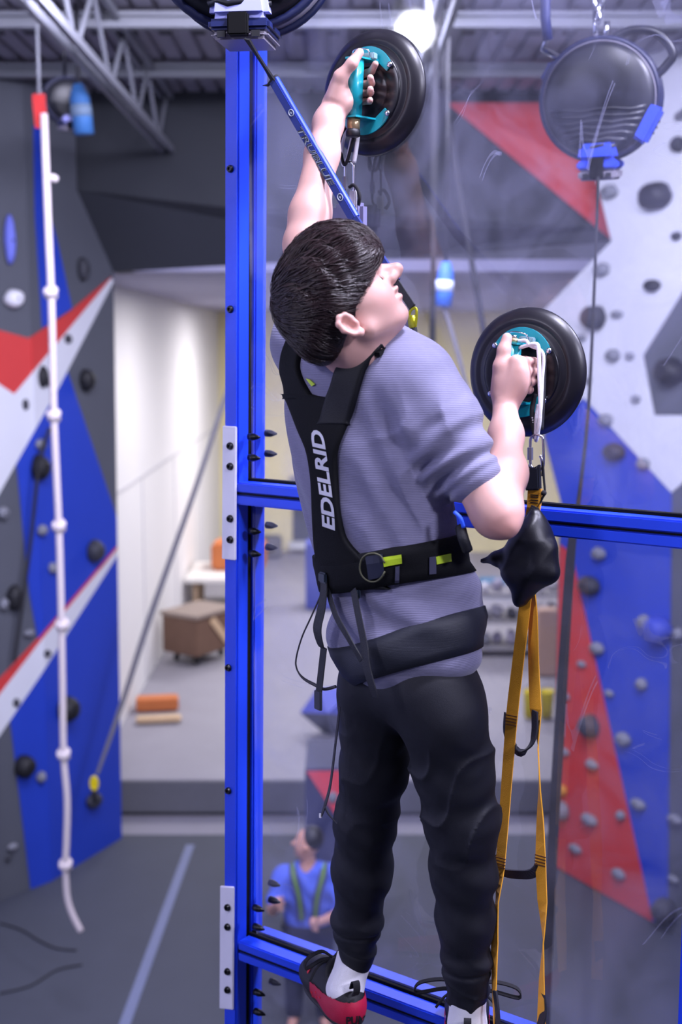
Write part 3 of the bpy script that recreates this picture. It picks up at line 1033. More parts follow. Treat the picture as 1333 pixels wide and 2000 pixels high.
def bolt_head(p, A, r=0.0085, name='bolt', par=post, tall=0.007):
    g = G().lathe([(r, 0), (r, tall * 0.5), (r * 0.8, tall), (r * 0.45, tall), (r * 0.4, tall * 0.5)], p, A, 14)
    return g.obj(name, BLKB, par, False)


for (x, y) in [(451, 330), (451, 604), (447, 1304), (447, 1544)]:
    bolt_head(PL(x, y, FF), PN)
for y0, y1, xs, bys in ((831, 1094, (436, 464), (871, 911, 1013, 1054)), (1729, 1971, (431, 459), (1772, 1810, 1897, 1933))):
    q = [PL(xs[0] + 1.5, y0, FF + 0.001), PL(xs[1] + 0.5, y0 + 2, FF + 0.001), PL(xs[1] - 1, y1, FF + 0.001), PL(xs[0], y1 - 3, FF + 0.001)]
    G().prism(q, PN * 0.006).obj('splice_plate', PLATE, post, bev=0.002)
    for k, by in enumerate(bys):
        bolt_head(PL((xs[0] + xs[1]) / 2 + 0.5, by, FF + 0.007), PN, 0.0088, 'bolt')


def cone_bolt(px, py, c):
    p = PL(px, py, 0)
    p = p - PR * (p - tp).dot(PR)  # on the side face
    base = Vector((tp.x, tp.y, p.z)) + PN * c
    G().lathe([(0.0085, -0.002), (0.0085, 0.010), (0.0065, 0.018), (0.002, 0.030)], base, PR, 12).obj('cone_bolt', BLKB, post, True)


for y in (850, 890, 1031, 1074):
    cone_bolt(480, y, FF - CH / 2); cone_bolt(512, y - 2, -FF + CH / 2)
for y in (1752, 1788, 1913, 1950):
    cone_bolt(480, y, FF - CH / 2)
for y in (1732, 1765, 1925):
    cone_bolt(512, y, -FF + CH / 2)


def rail(zt, hh, name, label, s0=0.0, s1=1.25, tapx=None):
    """horizontal double channel rail, top at zt"""
    r = empty(name, (PO.x, PO.y, zt - hh), label, 'rail')
    O = Vector((PO.x, PO.y, 0))
    for nm, c0, c1 in (('front_channel', GAP, FF), ('rear_channel', -FF, -GAP)):
        for k in range(2):
            z1 = zt - k * (hh / 2 + 0.002); z0 = zt - (hh / 2 - 0.002) - k * (hh / 2 + 0.002)
            G().box(O + PR * ((s0 + s1) / 2) + PN * ((c0 + c1) / 2) + ZV * ((z0 + z1) / 2), (s1 - s0, c1 - c0, z1 - z0), PR, PN, ZV).obj(nm, FB, r, bev=0.003)
        G().box(O + PR * ((s0 + s1) / 2) + PN * ((c0 + c1) / 2) + ZV * (zt - hh / 2), (s1 - s0, c1 - c0 - 0.006, 0.012), PR, PN, ZV).obj('groove_strip', GASK, r)
    for c in (GAP - 0.004, -GAP + 0.004):
        G().box(O + PR * ((s0 + s1) / 2) + PN * c + ZV * (zt - hh / 2 + 0.003), (s1 - s0, 0.007, hh + 0.006), PR, PN, ZV).obj('gasket', GASK, r)
    return r


z_mid = PL(502, 945.6, FF).z
z_bot = PL(463, 1837.5, FF).z
S1 = (PL(1352, 1050, 0) - PO).dot(PR) + 0.028
rail(z_mid, 0.052, 'cross_rail', 'blue grooved middle rail crossing behind the climber at waist height', -0.02, S1)
rail(z_bot, 0.050, 'cross_rail', 'blue lower rail with a black gasket slot under the shoes', -0.02, S1)
rp = empty('steel_post', tuple(PO + PR * S1 + ZV * (bt.z - PO.z)), 'blue steel post cut by the right edge of the frame at the bottom', 'post')
for c in (FF - CH / 2, -FF + CH / 2):
    p = PO + PR * (S1 + 0.02) + PN * c
    a = Vector((p.x, p.y, bt.z)); b = Vector((p.x, p.y, tp.z + 0.1))
    extr(a, b, [(-CH / 2, -CH / 2), (CH / 2, -CH / 2), (CH / 2, CH / 2), (-CH / 2, CH / 2)], PR, PN).obj('front_channel' if c > 0 else 'rear_channel', FB, rp, bev=0.004)

# ---- the panes: clear, scratched and a little dusty
GL = bpy.data.materials.new('scratched_glass')
GL.use_nodes = True
nt = GL.node_tree
N, L = nt.nodes, nt.links
N.clear()
tc = N.new('ShaderNodeTexCoord')
out = N.new('ShaderNodeOutputMaterial')
tr = N.new('ShaderNodeBsdfTransparent'); tr.inputs[0].default_value = (0.95, 0.955, 0.985, 1)
gs = N.new('ShaderNodeBsdfGlossy'); gs.inputs['Roughness'].default_value = 0.03
g2 = N.new('ShaderNodeBsdfGlossy'); g2.inputs['Roughness'].default_value = 0.13
df = N.new('ShaderNodeBsdfDiffuse'); df.inputs[0].default_value = (0.62, 0.63, 0.90, 1)
fr = N.new('ShaderNodeFresnel'); fr.inputs[0].default_value = 1.6
gm = N.new('ShaderNodeMixShader'); gm.inputs[0].default_value = 0.10
L.new(gs.outputs[0], gm.inputs[1]); L.new(g2.outputs[0], gm.inputs[2])
m1 = N.new('ShaderNodeMixShader')
geo = N.new('ShaderNodeNewGeometry')
frm = N.new('ShaderNodeMath'); frm.operation = 'SUBTRACT'; frm.use_clamp = True   # the far face of the sheet adds no second reflection
L.new(fr.outputs[0], frm.inputs[0]); L.new(geo.outputs['Backfacing'], frm.inputs[1])
L.new(frm.outputs[0], m1.inputs[0]); L.new(tr.outputs[0], m1.inputs[1]); L.new(gm.outputs[0], m1.inputs[2])


def scratch(scale, stretch, width, seed):
    mp = N.new('ShaderNodeMapping'); mp.inputs['Scale'].default_value = stretch; mp.inputs['Location'].default_value = (seed, seed * 0.7, 0)
    L.new(tc.outputs['Object'], mp.inputs[0])
    nz = N.new('ShaderNodeTexNoise'); nz.inputs['Scale'].default_value = scale; nz.inputs['Detail'].default_value = 1; nz.inputs['Distortion'].default_value = 0.6
    L.new(mp.outputs[0], nz.inputs['Vector'])
    s_ = N.new('ShaderNodeMath'); s_.operation = 'SUBTRACT'; s_.inputs[1].default_value = 0.5
    L.new(nz.outputs['Fac'], s_.inputs[0])
    ab = N.new('ShaderNodeMath'); ab.operation = 'ABSOLUTE'; L.new(s_.outputs[0], ab.inputs[0])
    lt = N.new('ShaderNodeMath'); lt.operation = 'LESS_THAN'; lt.inputs[1].default_value = width; L.new(ab.outputs[0], lt.inputs[0])
    # keep only pieces of the line
    n3 = N.new('ShaderNodeTexNoise'); n3.inputs['Scale'].default_value = 5.0; n3.inputs['Detail'].default_value = 2
    m_ = N.new('ShaderNodeMapping'); m_.inputs['Location'].default_value = (seed * 2.3, 1.0, 3.0); L.new(tc.outputs['Object'], m_.inputs[0]); L.new(m_.outputs[0], n3.inputs['Vector'])
    g3 = N.new('ShaderNodeMath'); g3.operation = 'GREATER_THAN'; g3.inputs[1].default_value = 0.585; L.new(n3.outputs['Fac'], g3.inputs[0])
    mu = N.new('ShaderNodeMath'); mu.operation = 'MULTIPLY'; L.new(lt.outputs[0], mu.inputs[0]); L.new(g3.outputs[0], mu.inputs[1])
    return mu


s1 = scratch(3.0, (1, 1, 0.35), 0.0016, 2.0)
s2 = scratch(4.5, (1, 1, 1.6), 0.0022, 7.0)
sm = N.new('ShaderNodeMath'); sm.operation = 'ADD'; sm.use_clamp = True
L.new(s1.outputs[0], sm.inputs[0]); L.new(s2.outputs[0], sm.inputs[1])
hz = N.new('ShaderNodeTexNoise'); hz.inputs['Scale'].default_value = 5.5; hz.inputs['Detail'].default_value = 5; hz.inputs['Distortion'].default_value = 1.2
L.new(tc.outputs['Object'], hz.inputs['Vector'])
rmp = N.new('ShaderNodeMapRange'); rmp.inputs['From Min'].default_value = 0.35; rmp.inputs['From Max'].default_value = 0.75
rmp.inputs['To Min'].default_value = 0.004; rmp.inputs['To Max'].default_value = 0.125
L.new(hz.outputs['Fac'], rmp.inputs[0])
sc3 = N.new('ShaderNodeMath'); sc3.operation = 'MULTIPLY'; sc3.inputs[1].default_value = 0.16; L.new(sm.outputs[0], sc3.inputs[0])
tot = N.new('ShaderNodeMath'); tot.operation = 'ADD'; tot.use_clamp = True
L.new(rmp.outputs[0], tot.inputs[0]); L.new(sc3.outputs[0], tot.inputs[1])
m2 = N.new('ShaderNodeMixShader')
L.new(tot.outputs[0], m2.inputs[0]); L.new(m1.outputs[0], m2.inputs[1]); L.new(df.outputs[0], m2.inputs[2])
L.new(m2.outputs[0], out.inputs[0])
O = Vector((PO.x, PO.y, 0))
TH = 0.010
for z0, z1, lab in ((z_mid - 0.012, tp.z + 0.06, 'scratched clear upper glass pane holding both suction cups'), (z_bot - 0.012, z_mid - 0.042, 'clear glass pane between the middle and the lower blue rail'), (bt.z, z_bot - 0.040, 'clear glass pane under the lower blue rail')):
    o = G().box(O + PR * (S1 / 2) + ZV * ((z0 + z1) / 2), (S1 - 0.002, TH, z1 - z0), PR, PN, ZV).obj('glass_pane', GL)
    tag(o, lab, 'glass pane')

# ================================================================== AUTOBELAY DEVICES
AB_D = M('dark_slate_casing', '12131c', 0.4, var=0.06)
AB_B = M('blue_casing', '3550d8', 0.4, var=0.04)
AB_L = M('pale_lavender_casing', 'b4b8f8', 0.45, var=0.03)
AB_N = M('navy_casing', '142058', 0.45)
AB_R = M('deep_navy_rim', '10173c', 0.4)
AB_G = M('warm_grey_casing', '8d8894', 0.5)
CHROME = M('polished_steel', 'd6d8e0', 0.18, 1.0, var=0.02)


def autobelay(c, X, Zu, C, label, R=0.18, th=0.13, drop=(0.66, 1.02, 1.17, 1.36), shackle=True, coverw=0.15, rod=None):
    c = Vector(c); X = Vector(X).normalized(); C = Vector(C).normalized(); Zu = Vector(Zu).normalized()
    r = empty('autobelay_device', tuple(c), label, 'autobelay')
    pol = lambda a, rr, cc: c + (X * math.cos(math.radians(a)) + Zu * math.sin(math.radians(a))) * rr + C * cc
    G().lathe([(R * 0.93, -th / 2), (R, -th / 2 + 0.012), (R, -0.008), (R * 0.985, 0), (R, 0.008), (R, th / 2 - 0.012), (R * 0.95, th / 2)], c, C, 48, X).obj('drum', AB_G if rod is None else AB_D, r, True)
    G().lathe([(R * 0.975, th / 2 - 0.010), (R * 0.96, th / 2 + 0.002), (R * 0.86, th / 2 + 0.012), (R * 0.6, th / 2 + 0.024), (R * 0.3, th / 2 + 0.030), (R * 0.1, th / 2 + 0.032)], c, C, 48, X).obj('face_plate', AB_D, r, True)
    for s_ in (-1, 1):
        G().tube([pol(k * 7.5, R + 0.002, s_ * (th / 2 - 0.014)) for k in range(48)], 0.009, 8, closed=True).obj('rim_band', AB_R, r, True)
    for k in range(7):                       # cooling ribs on the lower half
        z = -0.03 - k * 0.018
        hw = math.sqrt(max(0.0001, (R * 0.84) ** 2 - z * z))
        G().tube([c + X * (-hw + 2 * hw * t / 6) + Zu * (z + 0.004 * math.sin(t * 2.2 + k)) + C * (th / 2 + 0.012 + 0.014 * math.sin(math.pi * t / 6)) for t in range(7)], 0.0075, 6).obj('cooling_rib', AB_D, r, True)

    def block(a, w_, h0, h1, d_, mat, name, front, bev=0.01, taper=0.85):
        rad = (X * math.cos(math.radians(a)) + Zu * math.sin(math.radians(a)))
        tg = C.cross(rad)
        pts = [c + rad * h0 - tg * w_ * taper / 2, c + rad * h0 + tg * w_ * taper / 2, c + rad * h1 + tg * w_ / 2, c + rad * h1 - tg * w_ / 2]
        G().prism([p + C * (front - d_) for p in pts], C * d_).obj(name, mat, r, bev=bev)
        return rad, tg

    f = th / 2 + 0.03
    rad, tg = block(-90, coverw, R * drop[0], R * drop[1], th + 0.05, AB_L if coverw < 0.126 else AB_B, 'line_cover', f, 0.012, 0.8)
    block(-90, coverw * 1.0, R * drop[1], R * drop[2], th + 0.045, AB_N if coverw < 0.126 else AB_B, 'cover_band', f - 0.002, 0.006, 1.0)
    block(-90, coverw * 0.92, R * drop[2], R * drop[3], th + 0.04, AB_G, 'cover_base', f - 0.006, 0.008, 1.04)
    block(-90, coverw * 0.33, R * (drop[1] - 0.05), R * (drop[3] - 0.03), 0.05, GASK, 'line_nozzle', f + 0.012, 0.003, 1.0)
    for s_ in (-1, 1):
        G().box(c + rad * (R * (drop[2] + drop[3]) / 2) + tg * (s_ * coverw * 0.28) + C * (f - 0.004), (coverw * 0.13, 0.012, 0.010), tg, rad, C).obj('slot', BLK, r)
    if shackle:
        block(-28, 0.12, R * 0.80, R * 1.10, th * 0.55, AB_B, 'side_cover', f - 0.012, 0.01, 0.9)
        for k in range(5):
            G().tube([pol(-39 + k * 5.5, R * 1.098, 0.046), pol(-39 + k * 5.5, R * 1.098, 0.0)], 0.003, 6).obj('vent_rib', BLK, r)
        G().tube([pol(a, R * 1.0, th * 0.32) for a in range(-64, 42, 6)], 0.010, 8).obj('blue_trim', AB_B, r, True)
        hp = spl([pol(82, R * 0.98, 0), pol(66, R * 1.22, 0), pol(48, R * 1.40, 0), pol(30, R * 1.40, 0), pol(24, R * 1.2, 0), pol(20, R * 0.98, 0)], 5)
        G().tube(hp, 0.014, 10).obj('carry_handle', AB_D, r, True)
        block(150, 0.07, R * 0.85, R * 1.13, th * 0.6, AB_N, 'mount_lug', 0.03, 0.008)
        G().tube([pol(132, R * 0.92, 0), pol(138, R * 1.4, 0), pol(130, R * 1.45, 0.02)], 0.010, 8).obj('lug_arm', CHROME, r, True)
        G().tube([pol(131, R * 1.40, 0.02), pol(124, R * 1.72, 0.02), pol(119, R * 1.98, 0.02), pol(117, R * 2.2, 0.02)], 0.016, 8).obj('safety_sling', AB_N, r, True)
        G().tube([pol(96, R * 0.98, 0), pol(94, R * 1.5, 0)], 0.009, 8).obj('shackle_bolt', CHROME, r, True)
        G().tube([pol(86, R * 0.98, 0), pol(86, R * 1.3, 0)], 0.009, 8).obj('shackle_bolt', CHROME, r, True)
        t0 = pol(92, R * 1.45, 0)
        for k in range(14):
            q = t0 + ZV * (0.045 * k)
            A = X if k % 2 else C
            lk = [q + A * (0.016 * math.cos(b * math.pi / 6)) + ZV * (0.03 * math.sin(b * math.pi / 6)) for b in range(12)]
            G().tube(lk, 0.006, 6, closed=True).obj('chain_link', CHROME, r, True)
    else:
        G().tube([pol(90, R * 0.95, 0), (pol(90, R * 1.9, 0) if rod is None else Vector((c.x, c.y, rod)))], 0.014, 8).obj('hanger_rod', AB_D, r, True)
    return r


# device bolted over the head of the post
ctop = PL(480, -118, FF + 0.125)
vd = (ctop - CAM).normalized()
autobelay(ctop, (1, 0.05, 0), ZV, (-0.10, -1, -0.08), 'round autobelay with lavender and navy cover mounted over the top of the blue post', R=0.180, shackle=False, coverw=0.124, drop=(0.40, 0.93, 1.05, 1.15))
noz = U(483, 76, (ctop + Vector((0, -0.1, 0))).y - 0.015)
# round device beyond the pane
cr_ = U(1175, 196, 4.0)
Cax = Vector((-0.34, -0.92, -0.14)).normalized()
Xax = Vector((0.92, -0.34, 0.0)).normalized()
Zax = Cax.cross(Xax).normalized()
if Zax.z < 0: Zax = -Zax
autobelay(cr_, Xax, Zax, Cax, 'round dark autobelay with bright blue covers hanging beyond the pane at the upper right', R=0.178, th=0.11, coverw=0.128)
webbing('autobelay_line', 'dark line dropping from the round autobelay and widening down past the red triangle', [U(1169, 345, 3.9), U(1164, 500, 3.9), U(1150, 800, 3.9), U(1128, 1000, 3.9), U(1115, 1090, 3.9), U(1095, 1400, 3.9), U(1075, 1750, 3.9), U(1062, 2060, 3.9)], [0.008, 0.008, 0.010, 0.014, 0.030, 0.034, 0.034, 0.036], BW, th=0.006)
# far device over the left wall
autobelay(U(128, 196, 9.6), (1, 0.3, 0), ZV, (0.5, -0.85, -0.1), 'dark autobelay hanging from the roof above the left climbing wall', R=0.16, shackle=False, coverw=0.10, rod=DZ + 0.02)


def sleeve(pts, Y, label, wd):
    r = empty('webbing_sleeve', tuple(U(*pts[0], Y)), label, 'sleeve')
    P = [U(x, y, Y) for x, y in pts]
    m = len(P)
    G().tube(P, [wd * 0.5, wd * 0.95, wd, wd], 12).obj('sleeve_body', M('blue_sleeve_fabric', '2e66c8', 0.6) if pts[0][0] > 500 else M('dull_blue_sleeve_fabric', '285a92', 0.7), r, True)
    d_ = (P[-1] - P[0])
    G().tube([P[0] + d_ * 0.42, P[0] + d_ * 0.66], wd * 1.06, 12).obj('white_band', M('white_print', 'c9d3ee', 0.6) if pts[0][0] > 500 else M('grey_blue_print', '5c6f86', 0.7), r, True)
    G().tube([Vector((P[0].x, P[0].y, DZ + 0.02)), P[0] - ZV * 0.02], wd * 0.2, 8).obj('swivel', BLK, r, True)


sleeve([(872, 512), (871, 535), (869, 570), (866, 598)], 9.0, 'blue and white sleeve hanging from the arch beyond the pane behind the boy\'s chin', 0.062)
sleeve([(152, 165), (155, 190), (160, 225), (164, 262)], 9.4, 'blue and grey sleeve hanging beside the dark autobelay at the upper left', 0.075)

# ================================================================== SUCTION CUPS
RUB = M('black_rubber', '17151d', 0.38, var=0.08, spec=0.5)
RUB2 = M('dark_metal_plate', '15141b', 0.3, 0.2)
TEAL = M('teal_enamel', '0f94a0', 0.32, var=0.03, coat=0.3)
BRASS = M('worn_brass', 'b59a74', 0.3, 0.6, var=0.1)
ACR = M('grey_gauge_plastic', '7f9aa0', 0.3)


def cup(cx, cy, tilt, label):
    c = PL(cx, cy, TH / 2)
    t = math.radians(tilt)
    A = PR * math.cos(t) - ZV * math.sin(t)     # local right
    B = ZV * math.cos(t) + PR * math.sin(t)     # local up
    r = empty('suction_cup', tuple(c), label, 'suction cup')
    P = lambda a, b, cc: c + A * a + B * b + PN * cc
    G().lathe([(0.1255, 0.0), (0.127, 0.004), (0.126, 0.009), (0.118, 0.017), (0.106, 0.0245), (0.101, 0.0255), (0.096, 0.0235), (0.093, 0.023), (0.089, 0.0275), (0.080, 0.0285)], c, PN, 72, A).obj('rubber_pad', RUB, r, True)
    G().lathe([(0.0815, 0.026), (0.0815, 0.0300), (0.079, 0.0312), (0.052, 0.0312), (0.050, 0.0295), (0.047, 0.0312), (0.02, 0.0315)], c, PN, 56, A).obj('metal_plate', RUB2, r, True)
    for sgn, nm in ((1, 'upper_bracket'), (-1, 'lower_bracket')):
        out_, inn = [], []
        for k in range(17):
            a = math.radians(38 + 104 * k / 16)
            rr = 0.078 + 0.010 * math.sin(math.pi * k / 16)
            out_.append(P(rr * math.cos(a), sgn * rr * math.sin(a), 0.0318))
        inn = [P(-0.050, sgn * 0.036, 0.0318), P(-0.026, sgn * 0.056, 0.0318), P(0.026, sgn * 0.056, 0.0318), P(0.050, sgn * 0.036, 0.0318)]
        G().prism(out_ + inn, PN * 0.0035).obj(nm, TEAL, r, bev=0.0006)
        br = r.children[-1]
        # shelf that carries the handle
        sh_ = [(-0.030, 0.032), (0.030, 0.032), (0.019, 0.080), (0.016, 0.088), (-0.016, 0.088), (-0.019, 0.080)]
        G().prism([P(a, sgn * 0.0555, cc) for a, cc in sh_], B * (sgn * 0.0035)).obj('shelf_plate', TEAL, br)
        for s2_ in (-1, 1):
            p = P(s2_ * 0.0585, sgn * 0.0475, 0.0352)
            g = G().lathe([(0.0062, 0), (0.0062, 0.003), (0.0045, 0.0055), (0.002, 0.0062)], p, PN, 12)
            g.obj('bolt', CHROME, br, True)
    hc = 0.072
    G().tube([P(0, 0.0545, hc), P(0, -0.0545, hc)], 0.0165, 24).obj('handle', TEAL, r, True)
    G().tube([P(0, -0.058, hc), P(0, -0.086, hc)], 0.0135, 24).obj('brass_barrel', BRASS, r, True)
    G().lathe([(0.0135, -0.006), (0.0150, 0.0), (0.0150, 0.008), (0.012, 0.010)], P(0, -0.0865, hc), -B, 20).obj('end_cap', BLK, r, True)
    G().tube([P(0, 0.058, hc), P(0, 0.066, hc)], 0.0105, 16).obj('plunger_collar', BRASS, r, True)
    G().tube([P(0, 0.066, hc), P(0, 0.072, hc)], 0.006, 12).obj('plunger', CHROME, r, True)
    wp = spl([P(-0.020, 0.060, 0.055), P(-0.017, 0.075, 0.06), P(0.002, 0.078, 0.062), P(0.020, 0.074, 0.06), P(0.022, 0.060, 0.055)], 5)
    G().tube(wp, 0.0016, 6).obj('wire_guard', CHROME, r, True)
    G().box(P(0.016, 0.064, 0.048), (0.030, 0.013, 0.016), A, B, PN).obj('vacuum_gauge', ACR, r, bev=0.002)
    return r, P, A, B


cupU, PU, AU, BU_ = cup(733, 183, 3, 'upper black suction cup with teal handle held by the raised left hand')
cupL, PLo, AL, BL_ = cup(1032, 727, 5, 'lower black suction cup with teal bracket held by the right hand at chest height')
WCORD = M('white_cord', 'e9e7ee', 0.85, var=0.05, bump=0.9, bscale=700)
BCORD = M('black_cord', '14131b', 0.85, bump=0.5, bscale=700)


def cord(name, label, pts, r_, mat, n=5):
    return tag(G().tube(spl(pts, n), r_, 8).obj(name, mat, smooth=True), label, 'cord')


# cords and links of the upper cup
CO = 0.055
cs = empty('cup_cord_sling', tuple(PL(686, 262, CO)), 'white and black cord sling hanging from the upper cup beside the wrist', 'cord')
G().tube(spl([PL(691, 246, CO), PL(690, 258, CO), PL(683, 292, CO), PL(676, 318, CO), PL(670, 321, CO), PL(668, 300, CO), PL(672, 270, CO), PL(682, 248, CO - 0.01)], 5), 0.0036, 8).obj('white_strand', WCORD, cs, True)
G().tube(spl([PL(676, 250, CO - .005), PL(666, 285, CO), PL(670, 316, CO + .004), PL(676, 320, CO + .006), PL(684, 296, CO + .006), PL(693, 262, CO + .002)], 5), 0.0034, 8).obj('black_strand', BCORD, cs, True)
G().tube(spl([PL(700, 262, CO - .01), PL(697, 285, CO), PL(692, 318, CO)], 5), 0.0045, 8).obj('white_sheath', WCORD, cs, True)


def quicklink(x, y0, y1, off, wpx, label, nut=True, skew=0):
    r = empty('quick_link', tuple(PL(x, y0, off)), label, 'quick link')
    w2 = wpx / 2
    pts = spl([PL(x - w2, y0 + 10, off), PL(x - w2 * 0.8, y0 + 2, off), PL(x, y0 - 2, off), PL(x + w2 * 0.8, y0 + 2, off), PL(x + w2, y0 + 12, off), PL(x + w2 + skew, y1 - 12, off), PL(x + w2 * 0.7 + skew, y1 - 2, off), PL(x + skew, y1 + 1, off), PL(x - w2 * 0.7 + skew, y1 - 3, off), PL(x - w2, y1 - 14, off), PL(x - w2, y0 + 10, off)], 4)
    G().tube(pts[:-1], 0.0026, 8, closed=True).obj('link_bar', CHROME, r, True)
    if nut:
        ym = (y0 + y1) / 2
        G().tube([PL(x - w2, ym - 10, off), PL(x - w2, ym + 14, off)], 0.0056, 6).obj('link_nut', M('brushed_grey_steel', '8f8f9c', 0.4, 0.8), r)
    return r


quicklink(683, 318, 392, CO, 17, 'steel quick link under the upper cup, just above the hair')
yw = empty('sling_end', tuple(PL(690, 382, CO)), 'white sling end with a black elastic loop below the upper quick link', 'sling')
G().box(PL(690, 392, CO), (0.017, 0.006, 0.042), PR, PN, ZV).obj('white_tab', WCORD, yw, bev=0.002)
G().tube(spl([PL(683, 366, CO + .004), PL(691, 361, CO + .005), PL(699, 370, CO + .005), PL(703, 385, CO + .005), PL(701, 400, CO)], 5), 0.0036, 8).obj('elastic_loop', BCORD, yw, True)
tag(G().box(PL(684, 424, 0.03), (0.078, 0.03, 0.055), PR, PN, ZV).obj('sling_pouch', M('violet_grey_nylon', '6d6a8c', 0.6), bev=0.008), 'violet grey nylon flap under the upper sling, behind the hair', 'pouch')

# cords and links of the lower cup
cs = empty('cup_cord_sling', tuple(PL(1053, 690, 0.08)), 'white and black cord sling running down over the lower cup to its quick link', 'cord')
G().tube(spl([PLo(0.012, 0.062, 0.075), PLo(0.030, 0.064, 0.078), PLo(0.040, 0.056, 0.080), PL(1061, 690, 0.078), PL(1060, 740, 0.082), PL(1057, 800, 0.086), PL(1051, 850, 0.088), PL(1047, 862, 0.086)], 6), 0.0034, 8).obj('white_strand', WCORD, cs, True)
G().tube(spl([PLo(0.016, 0.050, 0.075), PL(1048, 672, 0.088), PL(1053, 690, 0.092), PL(1054, 730, 0.096), PL(1056, 790, 0.098), PL(1054, 830, 0.096), PL(1046, 858, 0.092)], 6), 0.0040, 8).obj('white_sheath', WCORD, cs, True)
G().tube(spl([PL(1064, 690, 0.07), PL(1063, 740, 0.07), PL(1061, 790, 0.075), PL(1058, 840, 0.08)], 5), 0.0042, 8).obj('black_strand', BCORD, cs, True)
G().tube(spl([PL(1046, 770, 0.06), PL(1040, 800, 0.07), PL(1042, 830, 0.08), PL(1046, 856, 0.086)], 5), 0.0048, 8).obj('black_sheath', BCORD, cs, True)
G().tube(spl([PL(1052, 790, 0.07), PL(1048, 820, 0.078), PL(1047, 852, 0.088)], 5), 0.0036, 8).obj('white_strand', WCORD, cs, True)
for k in range(9):
    p = PL(1040.6 + k * 0.6, 816 + k * 4.6, 0.082)
    G().box(p, (0.0022, 0.002, 0.0026), PR, PN, ZV).obj('white_stitch', WCORD, cs)
OE = 0.115
quicklink(1049, 851, 917, OE - 0.02, 25, 'steel quick link with a grey nut under the lower cup', skew=1)
# etrier
ORG = M('orange_yellow_webbing', 'ffb01c', 0.7, var=0.05, bump=0.5, bscale=600, sheen=0.2)
et = empty('ladder_sling', tuple(PL(1045, 1000, OE)), 'orange yellow webbing ladder sling with black foot steps hanging from the lower quick link', 'ladder sling')
G().prism([PL(1034, 905, OE), PL(1040, 912, OE), PL(1053, 912, OE), PL(1058, 905, OE), PL(1060, 956, OE), PL(1031, 957, OE), PL(1033, 930, OE)], PN * 0.014).obj('rubber_keeper', M('black_moulded_rubber', '1d1f29', 0.45), et, bev=0.0025)
hk = spl([PL(1056, 890, OE), PL(1059, 897, OE), PL(1061, 915, OE), PL(1061, 930, OE)], 4)
G().tube(hk, 0.003, 8).obj('keeper_hook', CHROME, et, True)
G().ribbon([PL(1046, 954, OE + .005), PL(1045, 975, OE + .005), PL(1043, 993, OE + .005), PL(1038, 1010, OE)], PR, [0.028, 0.028, 0.026, 0.022], 0.006).obj('sewn_head', ORG, et)
for y in (967, 971, 977, 982):
    G().box(PL(1044.5, y, OE + .0085), (0.016, 0.0015, 0.0015), PR, PN, ZV).obj('bar_tack', BCORD, et)
G().tube(spl([PL(1061, 900, OE + .004), PL(1063, 935, OE + .004), PL(1065, 962, OE + .004), PL(1060, 973, OE + .006), PL(1050, 994, OE + .006)], 5), 0.0022, 6).obj('draw_cord', BCORD, et, True)
G().ball(PL(1063, 963, OE + .006), 0.0055, 8, 6).obj('cord_knot', BCORD, et, True)


def off_pts(L, off): return [PL(x, y, off if not isinstance(off, list) else off[i]) for i, (x, y) in enumerate(L)]


PRT = (PR + PN * 0.25).normalized()
Ls = [(1030, 1150), (1024, 1200), (1013, 1290), (1002, 1385), (994, 1480), (985, 1600), (978, 1690), (972, 1760), (967, 1840), (966, 1920), (965, 2020)]
lp_ = spl(off_pts(Ls, [0.125, .125, .125, .13, .13, .135, .14, .145, .15, .155, .16]), 4)
sd = [(PR * math.cos(a) + PN * math.sin(a)) for a in lerpl([0.1, 0.1, 0.1, 0.1, 0.15, 0.2, 0.3, 0.9, 0.5, 0.7, 1.15], len(lp_))]
G().ribbon(lp_, sd, lerpl([0.023, 0.025, 0.025, 0.026, 0.025, 0.024, 0.024, 0.023, 0.024, 0.023, 0.022], len(lp_)), 0.0022).obj('left_strap', ORG, et)
Rs = [(1041, 1150), (1042, 1200), (1043, 1290), (1047, 1385), (1052, 1460), (1055, 1540), (1056, 1600), (1057, 1690), (1060, 1760), (1062, 1840), (1059, 1920), (1058, 2020)]
rp_ = spl(off_pts(Rs, [0.115, .115, .115, .12, .12, .125, .125, .13, .13, .13, .135, .135]), 4)
sd = [(PR * math.cos(a) + PN * math.sin(a)) for a in lerpl([0.7, 0.35, 0.25, 0.15, 1.15, 1.0, 0.6, 0.2, 0.25, 1.1, 0.7, 0.3], len(rp_))]
G().ribbon(rp_, sd, lerpl([0.020, 0.024, 0.026, 0.027, 0.02, 0.024, 0.025, 0.025, 0.024, 0.02, 0.024, 0.024], len(rp_)), 0.0022).obj('right_strap', ORG, et)
STEP = M('black_step_webbing', '20202c', 0.6, var=0.1, bump=0.4, bscale=500)
G().ribbon(spl([PL(1045, 1388, .125), PL(1045, 1425, .127), PL(1038, 1452, .13), PL(1018, 1468, .13), PL(1002, 1455, .12), PL(990, 1430, .115), PL(991, 1395, .115)], 5), (PN * 0.6 + PR * 0.7 + ZV * 0.55).normalized(), 0.027, 0.003).obj('foot_step', STEP, et)
G().ribbon(spl([PL(974, 1668, .13), PL(972, 1690, .128), PL(985, 1704, .128), PL(1015, 1708, .13), PL(1040, 1706, .13), PL(1056, 1690, .125)], 5), (PN * 0.45 + ZV).normalized(), 0.022, 0.003).obj('foot_step', STEP, et)
G().ribbon(spl([PL(1060, 1940, .137), PL(1063, 1965, .137), PL(1060, 1990, .14), PL(1048, 2025, .14)], 5), (PN * 0.6 + PR * 0.8).normalized(), 0.022, 0.003).obj('foot_step', STEP, et)
